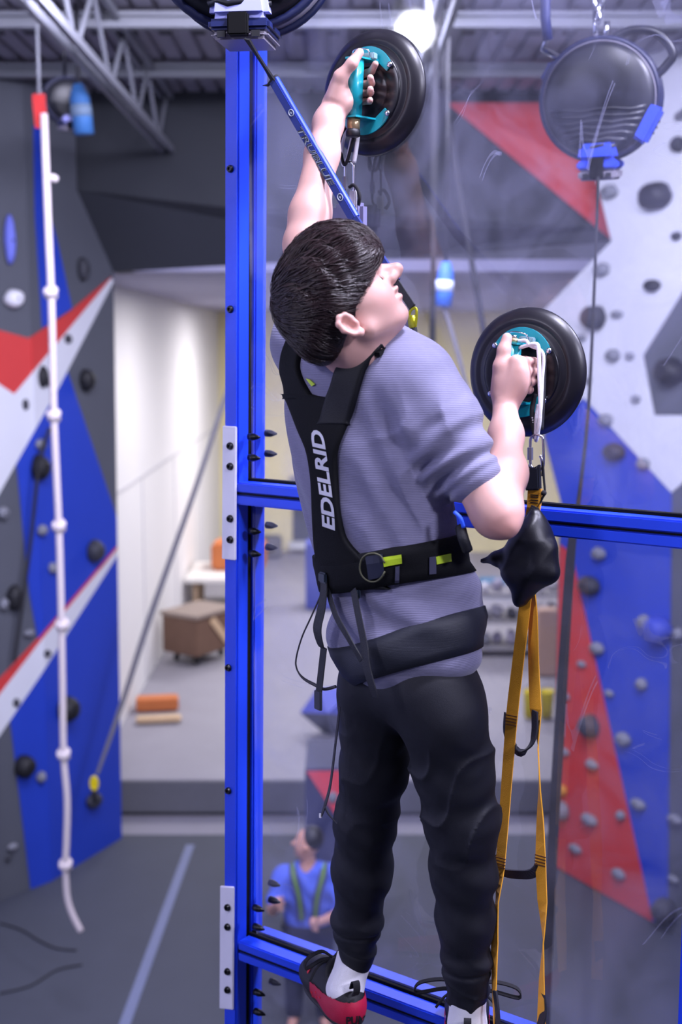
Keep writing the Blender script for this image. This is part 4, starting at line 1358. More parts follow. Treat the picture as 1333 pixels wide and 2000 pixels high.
G().ribbon(spl([PL(967, 1935, .165), PL(970, 1955, .168), PL(973, 1985, .17), PL(974, 2020, .17)], 5), (PN * 0.4 + PR * 0.8).normalized(), 0.012, 0.004).obj('foot_step', STEP, et)
for (x0, y0, o_, w_) in ((999, 1398, .134, .025), (978, 1676, .145, .023), (1056, 1672, .134, .023)):
    for k in range(4):
        G().box(PL(x0 - k * 0.4, y0 + k * 6, o_), (w_, 0.0016, 0.0022), PR, PN, ZV).obj('bar_tack', M('brown_thread', '5a3308', 0.8), et)
# pouch of the ladder sling
s_ = SDF()
po = lambda x, y, o_: tuple(PL(x, y, o_))
OPc = 0.135
s_.cone(po(1045, 1004, OPc), po(1043, 1050, OPc), 0.010, 0.033, 0.02)
s_.cone(po(1043, 1050, OPc), po(1050, 1105, OPc), 0.033, 0.036, 0.03)
s_.cone(po(1010, 1075, OPc), po(1012, 1120, OPc), 0.020, 0.026, 0.03)
s_.cone(po(1010, 1078, OPc), po(975, 1092, OPc), 0.018, 0.014, 0.02)
s_.cone(po(985, 1088, OPc), po(944, 1096, OPc), 0.014, 0.005, 0.014)
s_.cone(po(1012, 1120, OPc), po(1014, 1172, OPc), 0.026, 0.009, 0.02)
s_.cone(po(1050, 1105, OPc), po(1078, 1122, OPc), 0.034, 0.011, 0.02)
s_.cone(po(1045, 1120, OPc), po(1018, 1168, OPc), 0.032, 0.012, 0.02)
s_.cone(po(1074, 1070, OPc), po(1080, 1115, OPc), 0.010, 0.010, 0.02)


def pouch_disp(P):
    q = P - np.array(PL(1030, 1090, OPc))
    a = q @ np.array(PR); z = q[:, 2]
    return 0.0030 * np.abs(np.sin(a * 46 - z * 30 + 1.1)) + 0.0010 * np.sin(a * 110 + z * 30) - 0.002


V_, Q_ = s_.mesh(0.003, pouch_disp)
np_obj('sling_bag', V_, Q_, M('black_ripstop_nylon', '0f0f17', 0.38, var=0.1, bump=0.15, bscale=900), et)
el = spl([PL(1047, 990, OE + .01), PL(1040, 1004, OE + .015), PL(1028, 1022, OE + .018), PL(1012, 1042, OE + .02)], 8)
G().tube(el, [0.008 + 0.0016 * (k % 2) for k in range(len(el))], 10).obj('elastic_collar', BCORD, et, True)
# ================================================================== THE CLIMBER
SKIN = M('fair_skin', 'cda095', 0.5, var=0.05, scale=25, sss=0.12, bump=0.05, bscale=500, tint='c98079')
SHIRT = M('heather_grey_knit', '7b7996', 0.9, var=0.10, scale=60, bump=0.28, wave=('Z', 105, 1.0), sheen=0.25)
PANTS = M('black_jogger_cloth', '13141e', 0.65, var=0.15, scale=20, bump=0.2, bscale=700, spec=0.4)
HAIRM = M('dark_brown_hair', '1d1214', 0.38, var=0.3, scale=40)
SOCK = M('white_sock_knit', 'e8e6ec', 0.9, var=0.03, bump=0.4, bscale=900)
SHOEB = M('black_shoe_mesh', '17161c', 0.6, var=0.12, bump=0.4, bscale=900)
SHOER = M('crimson_shoe_knit', 'b3123c', 0.55, var=0.08, bump=0.3, bscale=900)
person = empty('person', tuple(PL(800, 1960, 0.15)), 'young climber in grey shirt and black joggers gripping two suction cups, back to camera', 'person')
ROWS = (PR, PN, ZV)
pt = lambda x, y, o: np.array(PL(x, y, o))

# ---- head frame: face turned to the right of the picture and tilted up
Fh = Vector((0.998, 0.05, 0)).normalized()
Rh = Vector((Fh.y, -Fh.x, 0))
TILT = math.radians(50)
FV = Fh * math.cos(TILT) + ZV * math.sin(TILT)
UV_ = ZV * math.cos(TILT) - Fh * math.sin(TILT)
EAR = U(690, 633, 2.13)
HM = EAR - Rh * 0.070
hp = lambda f, r, u: HM + FV * f + Rh * r + UV_ * u
HR = (FV, Rh, UV_)

SL, SR = pt(600, 672, 0.30), pt(806, 752, 0.33)
EL, ER = pt(598, 478, 0.22), pt(972, 1002, 0.30)
WL_, WR_ = pt(652, 208, 0.105), pt(987, 792, 0.118)


def add_torso(s, g, neck=True):
    s.ell(pt(712, 800, 0.31), ROWS, (0.158 + g, 0.098 + g, 0.165 + g), 0.05)
    s.ell(pt(728, 925, 0.31), ROWS, (0.147 + g, 0.097 + g, 0.170 + g), 0.05)
    s.ell(pt(757, 1080, 0.29), ROWS, (0.133 + g, 0.092 + g, 0.130 + g), 0.06)
    s.ell(pt(787, 1220, 0.275), ROWS, (0.134 + g, 0.105 + g, 0.120 + g), 0.05)
    s.cone(pt(676, 712, 0.325), SL, 0.054 + g, 0.056 + g, 0.05)
    s.cone(pt(690, 716, 0.325), SR, 0.054 + g, 0.060 + g, 0.05)


body = SDF()
add_torso(body, -0.006)
# neck and head
body.cone(pt(684, 745, 0.32), hp(-0.026, 0, -0.03), 0.052, 0.047, 0.04)
body.ell(hp(0.008, 0, 0.05), HR, (0.096, 0.074, 0.090), 0.03)
body.ell(hp(0.038, 0, -0.002), HR, (0.054, 0.056, 0.058), 0.03)
for q in (-1, 1):
    body.cone(hp(0.012, q * 0.050, -0.026), hp(0.060, q * 0.018, -0.052), 0.019, 0.015, 0.02)
    body.ell(hp(0.056, q * 0.036, -0.002), HR, (0.028, 0.022, 0.028), 0.03)
body.cone(hp(0.058, 0, -0.052), hp(0.070, 0, -0.053), 0.017, 0.0165, 0.012)
body.cone(hp(0.050, 0, -0.045), hp(-0.005, 0, -0.045), 0.016, 0.028, 0.03)
body.ell(hp(0.076, 0, -0.022), HR, (0.017, 0.025, 0.026), 0.012)
body.cone(hp(0.090, -0.032, 0.034), hp(0.090, 0.032, 0.034), 0.012, 0.012, 0.02)
for q in (-1, 1):
    body.ell(hp(0.101, q * 0.033, 0.014), HR, (0.012, 0.013, 0.0095), 0.008, op=-1)
    body.cone(hp(0.082, q * 0.012, 0.018), hp(0.106, q * 0.012, -0.003), 0.009, 0.0085, 0.012)
body.cone(hp(0.092, 0, 0.036), hp(0.125, 0, 0.002), 0.0115, 0.0100, 0.012)
body.cone(hp(0.1275, 0, -0.001), hp(0.120, 0, -0.002), 0.0098, 0.0112, 0.008)
for q in (-1, 1):
    body.cone(hp(0.112, q * 0.0105, -0.003), hp(0.108, q * 0.012, -0.003), 0.0082, 0.008, 0.006)
    body.cone(hp(0.114, q * 0.006, -0.0125), hp(0.111, q * 0.007, -0.011), 0.0028, 0.003, 0.003, op=-1)
body.ell(hp(0.0960, 0, -0.0205), HR, (0.0095, 0.021, 0.0062), 0.004)
body.ell(hp(0.0895, 0, -0.0345), HR, (0.0100, 0.019, 0.0065), 0.004)
body.chain([hp(0.086, -0.024, -0.0260), hp(0.1035, -0.012, -0.0275), hp(0.1055, 0, -0.0275), hp(0.1035, 0.012, -0.0275), hp(0.086, 0.024, -0.0260)], [0.0025, 0.0038, 0.0042, 0.0038, 0.0025], 0.003, op=-1)
for q in (-1, 1):
    body.ell(hp(0.0825, q * 0.032, 0.013), HR, (0.0128, 0.0135, 0.0128), 0.004)
    body.cone(hp(0.0955, q * 0.024, 0.0105), hp(0.092, q * 0.041, 0.0105), 0.0026, 0.0022, 0.002, op=-1)
for q in (1, -1):                                   # ears
    c = lambda f, u, r_=0.0: hp(f * 0.88 - 0.001, q * (0.073 + r_), u * 0.88)
    body.chain([c(0.008, 0.010), c(0.004, 0.025, 0.006), c(-0.008, 0.030, 0.010), c(-0.019, 0.022, 0.013), c(-0.021, 0.006, 0.013), c(-0.014, -0.012, 0.009), c(-0.004, -0.022, 0.004)], [0.004, 0.0042, 0.0044, 0.0046, 0.0046, 0.0046, 0.0058], 0.004)
    body.ell(c(-0.006, 0.006, 0.002), HR, (0.016, 0.006, 0.024), 0.005)
    body.cone(c(-0.002, -0.022, 0.003), c(0.001, -0.021, 0.002), 0.0062, 0.0058, 0.004)
    body.ell(c(-0.004, 0.003, 0.011), HR, (0.009, 0.008, 0.013), 0.004, op=-1)
    body.cone(c(0.006, 0.001, 0.003), c(0.008, -0.004, 0.002), 0.0035, 0.0035, 0.004)
# arms
body.chain([SL, EL, pt(606, 420, 0.20), pt(630, 300, 0.15), pt(642, 240, 0.12), WL_], [0.047, 0.040, 0.0385, 0.0315, 0.0275, 0.0235], 0.025)
body.cone(EL, pt(600, 500, 0.21), 0.036, 0.03, 0.02)
body.chain([SR, ER], [0.048, 0.040], 0.03)
body.chain([ER, pt(990, 925, 0.235), pt(989, 850, 0.165), WR_], [0.0405, 0.0335, 0.0275, 0.0232], 0.03)
body.cone(pt(985, 1022, 0.31), pt(990, 1030, 0.312), 0.020, 0.016, 0.02)


def grip(P, wrist, heights, mcp, pip, dip, tip, rf, thumb, palm, up=1):
    """hand closed on the handle: P is the cup's local frame, each joint (angle, radius) about the handle axis"""
    W = np.array(wrist)

    def at(h, ar):
        a, r_ = math.radians(ar[0]), ar[1]
        return np.array(P(r_ * math.cos(a), h + (ar[2] if len(ar) > 2 else 0), 0.072 + r_ * math.sin(a)))
    for i, h in enumerate(heights):
        s_ = (1.0, 1.03, 1.0, 0.88)[i]
        m, p_, d_, t_ = (at(h, x[i] if isinstance(x, list) else x) for x in (mcp, pip, dip, tip))
        r0 = rf * s_
        body.cone(W + (m - W) * 0.15, m, 0.0150, 0.0112, 0.016)
        body.chain([m, p_], [r0 * 1.18, r0 * 1.05], 0.006)
        body.chain([p_, d_], [r0 * 1.06, r0 * 0.95], 0.003)
        body.chain([d_, t_], [r0 * 0.96, r0 * 0.84], 0.003)
    body.chain(thumb[0], thumb[1], 0.008)
    for c, rad in palm:
        body.ell(c, ROWS, rad, 0.016)


grip(PU, WL_, (0.030, 0.012, -0.006, -0.023),
     [(192, 0.043), (190, 0.044), (186, 0.043), (180, 0.040)],
     [(248, 0.034), (248, 0.034), (247, 0.033), (246, 0.032)],
     [(306, 0.034, 0.006), (308, 0.034), (308, 0.033), (308, 0.032)],
     [(366, 0.052, 0.012), (370, 0.043, 0.004), (368, 0.043, 0.0), (368, 0.044, -0.004)], 0.0078,
     ([pt(655, 190, 0.115), pt(666, 150, 0.118), pt(688, 124, 0.112), pt(703, 103, 0.100)], [0.0185, 0.0138, 0.0108, 0.0088]),
     [(pt(662, 178, 0.100), (0.020, 0.018, 0.036)), (pt(674, 200, 0.098), (0.018, 0.016, 0.022))])
grip(PLo, WR_, (0.026, 0.008, -0.011, -0.028),
     [(52, 0.050), (44, 0.053), (40, 0.051), (38, 0.046)],
     [(4, 0.049), (0, 0.050), (0, 0.048), (0, 0.044)],
     [(-62, 0.031), (-64, 0.031), (-64, 0.030), (-64, 0.029)],
     [(-135, 0.026), (-138, 0.026), (-138, 0.026), (-138, 0.026)], 0.0080,
     ([pt(978, 768, 0.118), pt(980, 716, 0.118), pt(985, 684, 0.112), pt(991, 660, 0.104)], [0.0185, 0.0150, 0.0118, 0.0098]),
     [(pt(1006, 742, 0.112), (0.028, 0.017, 0.038)), (pt(988, 755, 0.112), (0.020, 0.018, 0.034))])
# legs and feet under the clothes
HLp, KLp, ALp = pt(732, 1350, 0.26), pt(712, 1610, 0.21), pt(691, 1888, 0.160)
HRp, KRp, ARp = pt(868, 1350, 0.26), pt(903, 1620, 0.20), pt(914, 1952, 0.155)
zf = z_bot
for hj, kj, aj in ((HLp, KLp, ALp), (HRp, KRp, ARp)):
    body.chain([hj, kj, kj * 0.55 + aj * 0.45, aj], [0.060, 0.036, 0.034, 0.026], 0.04)
TOE_L = np.array(UZ(612, 1908, z_bot + 0.012)); DL = np.array(Vector((-0.40, 0.92, 0)).normalized())
HEEL_L = TOE_L - DL * 0.225
DRr = np.array(Vector((0.10, 0.99, 0)).normalized())
HEEL_R = np.array([ARp[0], ARp[1], z_bot]) - DRr * 0.045 + np.array([0.0, 0, 0.012])
TOE_R = HEEL_R + DRr * 0.225
for aj, hl, to in ((ALp, HEEL_L, TOE_L), (ARp, HEEL_R, TOE_R)):
    body.cone(aj, hl + (to - hl) * 0.12 + np.array([0, 0, 0.035]), 0.030, 0.028, 0.02)
    body.cone(hl + (to - hl) * 0.12 + np.array([0, 0, 0.032]), hl + (to - hl) * 0.72 + np.array([0, 0, 0.03]), 0.027, 0.026, 0.02)
V_, Q_ = body.mesh(0.0026)
lipc = [(hp(0.104, 0, -0.021), 0.013, 0.8), (hp(0.099, 0, -0.035), 0.013, 0.8), (EAR + Rh * 0.012, 0.03, 0.45), (Vector(pt(985, 1045, 0.33)), 0.045, 0.45), (hp(0.134, 0, 0), 0.016, 0.3),
        (hp(0.07, 0.05, -0.005), 0.03, 0.25)]
tint = np.zeros(len(V_))
for c, r_, a_ in lipc:
    tint = np.maximum(tint, a_ * np.clip(1 - np.linalg.norm(V_ - np.array(c), axis=1) / r_, 0, 1) ** 0.7)
bodyo = np_obj('body', V_, Q_, SKIN, person, tint)
for q in (1, -1):
    e_ = G().ball(hp(0.0825, q * 0.032, 0.013), 0.0118, 14, 10).obj('eye', M('eye_white', 'd8d4d6', 0.2), person, True)
    G().lathe([(0.0055, 0.0), (0.0055, 0.0006), (0.003, 0.0012)], hp(0.0825, q * 0.032, 0.013) + FV * 0.0112, FV, 14).obj('iris', M('brown_iris', '2c1a14', 0.2), e_, True)
for q in (1, -1):
    bp = spl([hp(0.106, q * 0.018, 0.037), hp(0.104, q * 0.032, 0.041), hp(0.093, q * 0.047, 0.036)], 4)
    G().tube(bp, [0.002 + 0.0016 * math.sin(math.pi * k / (len(bp) - 1)) for k in range(len(bp))], 6).obj('eyebrow', HAIRM, person, True)

# ---- hair
hs = SDF()
hs.ell(hp(0.012, 0, 0.064), HR, (0.102, 0.085, 0.098), 0.03)
hs.ell(hp(0.060, 0.0, 0.095), HR, (0.072, 0.072, 0.062), 0.04)
hs.ell(hp(0.094, 0.020, 0.070), HR, (0.042, 0.056, 0.046), 0.03)
hs.ell(hp(-0.052, 0, 0.018), HR, (0.042, 0.060, 0.045), 0.03)
hs.ell(hp(0.105, 0, -0.045), HR, (0.080, 0.12, 0.080), 0.012, op=-1)
hs.ell(hp(0.045, 0.085, -0.025), HR, (0.050, 0.030, 0.045), 0.01, op=-1)
hs.ell(hp(0.045, -0.085, -0.025), HR, (0.050, 0.030, 0.045), 0.01, op=-1)
hs.ell(hp(-0.002, 0.092, -0.002), HR, (0.028, 0.022, 0.036), 0.008, op=-1)
hs.ell(hp(-0.002, -0.092, -0.002), HR, (0.028, 0.022, 0.036), 0.008, op=-1)
hs.ell(hp(-0.04, 0, -0.085), HR, (0.12, 0.12, 0.068), 0.012, op=-1)
CRN = hp(-0.055, 0.0, 0.15)


def hair_disp(P):
    q = P - np.array(HM)
    f, r, u = q @ np.array(FV), q @ np.array(Rh), q @ np.array(UV_)
    a = np.arctan2(r - 0.01, f + 0.055)
    top = np.clip((u - 0.03) / 0.06, 0, 1) * np.clip((f + 0.08) / 0.08, 0, 1)
    return -top * (0.0022 * np.sin(a * 26 + 60 * u + 2 * np.sin(f * 50)) + 0.001 * np.sin(a * 61 + 30 * f)) - 0.0006 * np.sin(a * 90 + u * 300)


V_, Q_ = hs.mesh(0.0024, hair_disp)
hairo = np_obj('hair', V_, Q_, HAIRM, person)
bvh_h = BVHTree.FromPolygons([tuple(v) for v in V_], [tuple(q) for q in Q_])
# strands combed from the crown forward and to his right
rnd = random.Random(11)
gs_ = G()
HC = hp(0.02, 0, 0.06)
cnt = 0
while cnt < 4600:
    th = rnd.uniform(0, 2 * math.pi); cz = rnd.uniform(-0.35, 1)
    d_ = (FV * math.cos(th) + Rh * math.sin(th)) * math.sqrt(1 - cz * cz) + UV_ * cz
    if rnd.random() < 0.35: d_ = (d_ + FV * 0.5 + Rh * 0.45 + UV_ * 0.25).normalized()
    h_ = bvh_h.ray_cast(HC + d_ * 0.3, -d_)
    if h_[0] is None: continue
    p = h_[0]
    q = p - HM
    f, r, u = q.dot(FV), q.dot(Rh), q.dot(UV_)
    if u < 0.02 and f > -0.02: continue
    short = u < 0.045 and f < 0.05
    n_ = h_[1]
    away = (p - CRN); away = away - n_ * away.dot(n_)
    if away.length < 1e-4: continue
    away.normalize()
    top = max(0.0, min(1.0, (u - 0.04) / 0.08))
    dr = (away + (FV * 0.55 + Rh * (0.65 if r > -0.03 else 0.25) - UV_ * 0.2 * (1 - top)) * top + noise.noise_vector(p * 28) * 0.55 + Vector((rnd.gauss(0, .03), rnd.gauss(0, .03), rnd.gauss(0, .03))))
    L_ = rnd.uniform(0.010, 0.018) if short else rnd.uniform(0.04, 0.075)
    n = 4 if short else 7
    pts, sds = [], []
    pos = p.copy(); lift = rnd.uniform(0.0004, 0.002 if short else 0.005)
    cv = 0.5 * noise.noise(p * 30) + rnd.gauss(0, 0.08) + 0.2
    for k in range(n):
        t = k / (n - 1)
        dd = dr - n_ * dr.dot(n_)
        dd = Matrix.Rotation(cv * t, 3, n_) @ dd
        pts.append(pos + n_ * (lift * math.sin(math.pi * min(1, t * 0.9 + 0.08)) + 0.0003))
        sds.append(n_.cross(dd).normalized())
        pos = pos + dd.normalized() * (L_ / (n - 1))
        hh = bvh_h.find_nearest(pos)
        if hh[0] is None: break
        if (hh[0] - pos).length < 0.012: pos, n_ = hh[0], hh[1]
    if len(pts) < 3: continue
    m = len(pts)
    wd = rnd.uniform(0.0008, 0.0015) * (0.7 if short else 1.1)
    gs_.ribbon(pts, sds, [wd * (1 - 0.85 * (k / (m - 1)) ** 2) for k in range(m)], 0.0005)
    cnt += 1
HS = M('hair_strands', '2e2022', 0.34, var=0.5, scale=90, spec=0.6)
tag(gs_.obj('hair_strands', HS, hairo, True, fix=False), kind='stuff')

# ---- shirt
sh_ = SDF()
add_torso(sh_, 0.010)
sh_.ell(pt(795, 1262, 0.27), ROWS, (0.142, 0.113, 0.078), 0.05)
sh_.ell(pt(903, 1170, 0.25), ROWS, (0.035, 0.060, 0.050), 0.03)
CUFF = SR + (ER - SR) * 0.73
sh_.chain([SR, SR + (ER - SR) * 0.35, CUFF], [0.068, 0.064, 0.0475], 0.05)
CUL = SL + (EL - SL) * 0.55
sh_.chain([SL, CUL], [0.062, 0.050], 0.03)
sh_.cone(pt(735, 800, 0.33), pt(790, 900, 0.345), 0.050, 0.035, 0.05)
sh_.cone(pt(664, 722, 0.36), pt(706, 722, 0.36), 0.046, 0.046, 0.03)
AXr = (ER - SR) / np.linalg.norm(ER - SR)
LAr = np.linalg.norm(ER - SR)


def shirt_disp(P):
    d = np.zeros(len(P))
    q = P - SR
    t = (q @ AXr) / LAr
    rad = np.linalg.norm(q - (q @ AXr)[:, None] * AXr, axis=1)
    px = q @ np.array(PR); pz = P[:, 2]
    m = np.clip((t - 0.25) / 0.2, 0, 1) * np.clip((0.095 - rad) / 0.02, 0, 1)
    d -= m * (0.0068 * np.sin(t * 30 + px * 30 + 1.4 * np.sin(pz * 40)) + 0.0022 * np.sin(t * 62 - px * 40)) * np.clip((0.70 - t) / 0.08, 0.15, 1)
    cuff = (np.exp(-((t - 0.70) / 0.025) ** 2) + 0.7 * np.exp(-((t - 0.77) / 0.03) ** 2)) * np.clip((0.08 - rad) / 0.01, 0, 1)
    d -= 0.0045 * cuff
    # folds over the back and the waist
    b = np.clip((0.22 - np.abs(pz - (SR[2] - 0.19))) / 0.1, 0, 1) * (1 - np.clip((t - 0.3) / 0.2, 0, 1) * (rad < 0.09))
    fan = px * 34 - pz * 14 + 1.2 * np.sin(pz * 30 + px * 18)
    d -= b * np.clip((px + 0.06) / 0.1, 0, 1) * 0.0065 * (1 - np.abs(np.sin(fan))) ** 1.5
    d -= b * 0.0026 * np.sin(pz * 52 + px * 60 + 2.2 * np.sin(px * 25))
    lo = np.clip((SR[2] - 0.33 - pz) / 0.06, 0, 1)
    d -= lo * (0.0042 * np.sin(px * 38 + pz * 22 + 1.5 * np.sin(pz * 38)) + 0.002 * np.sin(pz * 85 + px * 30))
    return d


hem_p = np.array(PL(800, 1330, 0.25))


def shirt_keep(C):
    q = C - hem_p
    return q[:, 2] > -0.012 + 0.16 * (q @ np.array(PR))


V_, Q_ = sh_.mesh(0.0034, shirt_disp, keep=shirt_keep)
shirto = np_obj('shirt', V_, Q_, SHIRT, person)
shirtV, shirtQ = V_, Q_
# ---- joggers
pn = SDF()
pn.ell(pt(792, 1322, 0.265), ROWS, (0.136, 0.098, 0.092), 0.04)
pn.chain([pt(735, 1360, .255), pt(732, 1500, .235), pt(715, 1600, .215), pt(708, 1700, .195), pt(698, 1800, .175), pt(697, 1872, .160)], [0.078, 0.064, 0.060, 0.058, 0.047, 0.037], 0.03)
pn.chain([pt(862, 1370, .265), pt(886, 1500, .235), pt(902, 1600, .215), pt(906, 1700, .195), pt(909, 1800, .178), pt(912, 1885, .165), pt(914, 1940, .155)], [0.082, 0.073, 0.068, 0.060, 0.053, 0.043, 0.040], 0.03)
pn.cone(pt(862, 1400, .29), pt(835, 1345, .30), 0.06, 0.06, 0.06)
seamL, seamR = pt(698, 1812, .17)[2], pt(912, 1888, .165)[2]
zk = pt(800, 1600, .2)[2]
hip_z = pt(800, 1385, .25)[2]


def pants_disp(P):
    px = (P - HLp) @ np.array(PR); z = P[:, 2] - zk
    c = (P - HLp) @ np.array(PN)
    right = np.clip((px - 0.055) / 0.02, 0, 1)
    w1 = 0.0015 * np.sin(z * 58 + px * 34 + 1.8 * np.sin(px * 30 + z * 12)) * np.clip(0.4 + np.sin(z * 14 + 1 + px * 8), 0, 1)
    w2 = 0.0014 * np.sin(z * 42 - px * 52 + 1.3 * np.sin(z * 25)) * np.clip(0.35 + np.sin(z * 9 + 2.5), 0, 1)
    d = -(w1 + w2) * (0.55 + 0.45 * right)
    rg = 1 - np.abs(np.sin(z * 26 - px * 30 + 0.9 * np.sin(px * 40 + z * 10)))
    d -= 0.007 * rg ** 3 * np.clip(0.3 + np.sin(z * 11 + 0.6), 0, 1) * (0.35 + 0.65 * right)
    rg = 1 - np.abs(np.sin(z * 34 + px * 24 + 1.1 * np.sin(z * 16)))
    d -= 0.005 * rg ** 3 * np.clip(np.sin(z * 8 - 1.4), 0, 1)
    d -= 0.0009 * np.sin(z * 95 + px * 70 + 2 * np.sin(c * 40))
    d *= np.clip((hip_z - P[:, 2]) / 0.05, 0.12, 1)
    zs = np.where(right > 0.5, seamR, seamL)
    d += 0.004 * np.exp(-((P[:, 2] - zs) / 0.005) ** 2)
    d -= 0.003 * np.exp(-((P[:, 2] - zs - 0.022) / 0.014) ** 2)
    return d


V_, Q_ = pn.mesh(0.0036, pants_disp)
np_obj('joggers', V_, Q_, PANTS, person)

# ---- socks and shoes
ZU3 = np.array([0, 0, 1.0])
for aj, hl, to, dr, sidex in ((ALp, HEEL_L, TOE_L, DL, -1), (ARp, HEEL_R, TOE_R, DRr, 1)):
    sdv = np.array([dr[1], -dr[0], 0])
    R3 = (Vector(dr), Vector(sdv), ZV)
    k = SDF()
    top = aj + (ZU3 * 0.012 if sidex < 0 else ZU3 * 0.02)
    mid = hl + dr * 0.045 + ZU3 * 0.06
    k.cone(top, mid, 0.0385, 0.036, 0.02)
    k.cone(mid, hl + dr * 0.06 + ZU3 * 0.04, 0.036, 0.034, 0.02)
    V_, Q_ = k.mesh(0.003, lambda P: -0.0012 * np.sin(P[:, 2] * 420) * (P[:, 2] > top[2] + 0.014))
    np_obj('sock', V_, Q_, SOCK, person)
    so = empty('shoe', (0, 0, 0)); so.parent = person; so.location = Vector(tuple(hl)) - wpos(person)
    up = SDF()
    up.ell(hl + dr * 0.045 + ZU3 * 0.035, R3, (0.058, 0.042, 0.055), 0.02)
    up.ell(hl + dr * 0.12 + ZU3 * 0.038, R3, (0.085, 0.044, 0.045), 0.03)
    up.ell(hl + dr * 0.185 + ZU3 * 0.028, R3, (0.060, 0.045, 0.034), 0.03)
    up.cone(hl + dr * 0.09 + ZU3 * 0.085, hl + dr * 0.13 + ZU3 * 0.065, 0.026, 0.028, 0.025)
    up.ell(hl + dr * 0.050 + ZU3 * 0.105, R3, (0.040, 0.034, 0.040), 0.012, op=-1)
    up.cone(hl + dr * -0.2 - ZU3 * 0.02, hl + dr * 0.45 - ZU3 * 0.02, 0.022, 0.022, 0.004, op=-1)
    V_, Q_ = up.mesh(0.003)
    np_obj('upper', V_, Q_, SHOEB, so)
    # crimson knit on the heel and sides: a shell just outside the upper
    hlq = SDF()
    hlq.p = [(a[0], a[1], a[2], (a[3] + 0.0025 if a[6] > 0 else a[3]), (a[4] + 0.0025 if a[0] == 'c' and a[6] > 0 else a[4])) + a[5:] for a in up.p]

    def keep(C, hl=hl, dr=dr, sdv=sdv):
        f = (C - hl) @ dr; z = C[:, 2] - hl[2]; s2 = (C - hl) @ sdv
        return (z < 0.060 - 0.12 * np.clip(f - 0.02, 0, 1)) & (z > 0.004) & (f < 0.13) & (z > -0.06 + 0.5 * np.clip(f - 0.02, 0, 1))
    V_, Q_ = hlq.mesh(0.003, keep=keep)
    np_obj('crimson_panel', V_, Q_, SHOER, so)
    sl_ = SDF()
    sl_.ell(hl + dr * 0.05 + ZU3 * 0.006, R3, (0.060, 0.041, 0.016), 0.02)
    sl_.ell(hl + dr * 0.14 + ZU3 * 0.004, R3, (0.100, 0.045, 0.013), 0.02)
    V_, Q_ = sl_.mesh(0.003)
    np_obj('sole', V_, Q_, M('dark_rubber_sole', '1b1a20', 0.6), so)
    hv = Vector(tuple(hl))
    dv, sv = Vector(tuple(dr)), Vector(tuple(sdv))
    bvu = BVHTree.FromPolygons([tuple(v) for v in V_], [tuple(q) for q in Q_])
    G().ribbon(spl([hv - dv * 0.008 + ZV * 0.075, hv - dv * 0.018 + ZV * 0.090, hv - dv * 0.016 + ZV * 0.106, hv - dv * 0.006 + ZV * 0.104, hv + dv * 0.004 + ZV * 0.085], 4), sv, 0.015, 0.003).obj('heel_tab', BCORD, so)
    # laces with a loose bow
    for j in range(4):
        a_ = hv + dv * (0.112 + j * 0.018) + ZV * (0.095 - j * 0.010)
        G().tube(spl([a_ - sv * 0.026 - ZV * 0.012, a_ - sv * 0.012, a_ + sv * 0.012 + dv * 0.006, a_ + sv * 0.026 - ZV * 0.012], 4), 0.0034, 8).obj('lace', BCORD, so, True)
    a_ = hv + dv * 0.105 + ZV * 0.103
    for q in (-1, 1):
        kq = 1.6 if sidex > 0 else 1.0
        lp2 = spl([a_, a_ + sv * (q * 0.028 * kq) + ZV * 0.022, a_ + sv * (q * 0.062 * kq) + ZV * 0.012, a_ + sv * (q * 0.066 * kq) - ZV * 0.010, a_ + sv * (q * 0.030 * kq) + ZV * 0.002, a_], 5)
        G().ribbon(lp2, (dv + ZV * 0.3).normalized(), 0.009, 0.0028).obj('lace_loop', BCORD, so)
        G().tube(spl([a_, a_ + sv * (q * 0.04) - ZV * 0.004 - dv * 0.01, a_ + sv * (q * 0.065) - ZV * 0.03 - dv * 0.02], 4), 0.0028, 8).obj('lace_end', BCORD, so, True)
    if sidex < 0:
        # small red marks near the toe
        bv2 = BVHTree.FromPolygons([tuple(v) for v in hlq.mesh(0.004)[0]], [tuple(q) for q in hlq.mesh(0.004)[1]])
        RM = M('bright_red_print', 'e0283c', 0.5)
        for (mx, my, w_) in ((605, 1893, 0.007), (609, 1938, 0.005), (617, 1938, 0.004), (611, 1946, 0.003), (619, 1947, 0.004), (625, 1948, 0.004)):
            h3 = bv2.ray_cast(CAM, ray(mx, my).normalized())
            if h3[0] is not None:
                t1 = h3[1].orthogonal().normalized()
                G().box(h3[0] + h3[1] * 0.0006, (w_, w_ * (2.6 if my < 1900 else 1), 0.0012), h3[1].cross(ZV).normalized(), (ZV - h3[1] * ZV.dot(h3[1])).normalized(), h3[1]).obj('red_mark', RM, so)
        tv, tf = text_mesh('PUMA', 0.0, 0.03)
        wmax = max(p.x for p in tv)
        g = G(); vv = []
        for p in tv:
            mx = 676 + p.x / wmax * 52; my = 2001 - p.y * 22 - p.x / wmax * 4
            h3 = bv2.ray_cast(CAM, ray(mx, my).normalized())
            vv.append((h3[0] + h3[1] * 0.0015) if h3[0] is not None else None)
        ff = [f_ for f_ in tf if all(vv[i] is not None for i in f_)]
        vv = [v if v is not None else hv for v in vv]
        g.add(vv, ff).obj('heel_lettering', SHOEB, so, fix=False)

# ================================================================== HARNESS
BVS = BVHTree.FromPolygons([tuple(v) for v in shirtV], [tuple(q) for q in shirtQ])
HARN = M('black_harness_padding', '07080d', 0.8, var=0.15, bump=0.3, bscale=500, spec=0.25)
HWEB = M('black_harness_webbing', '0e0f17', 0.55, var=0.12, bump=0.5, bscale=600)
LIME = M('lime_reflective_tab', 'b9d62c', 0.5)
harness = empty('climbing_harness', tuple(PL(760, 1150, 0.38)), 'black full body harness with white lettering on the back and lime tabs on the belt', 'harness')


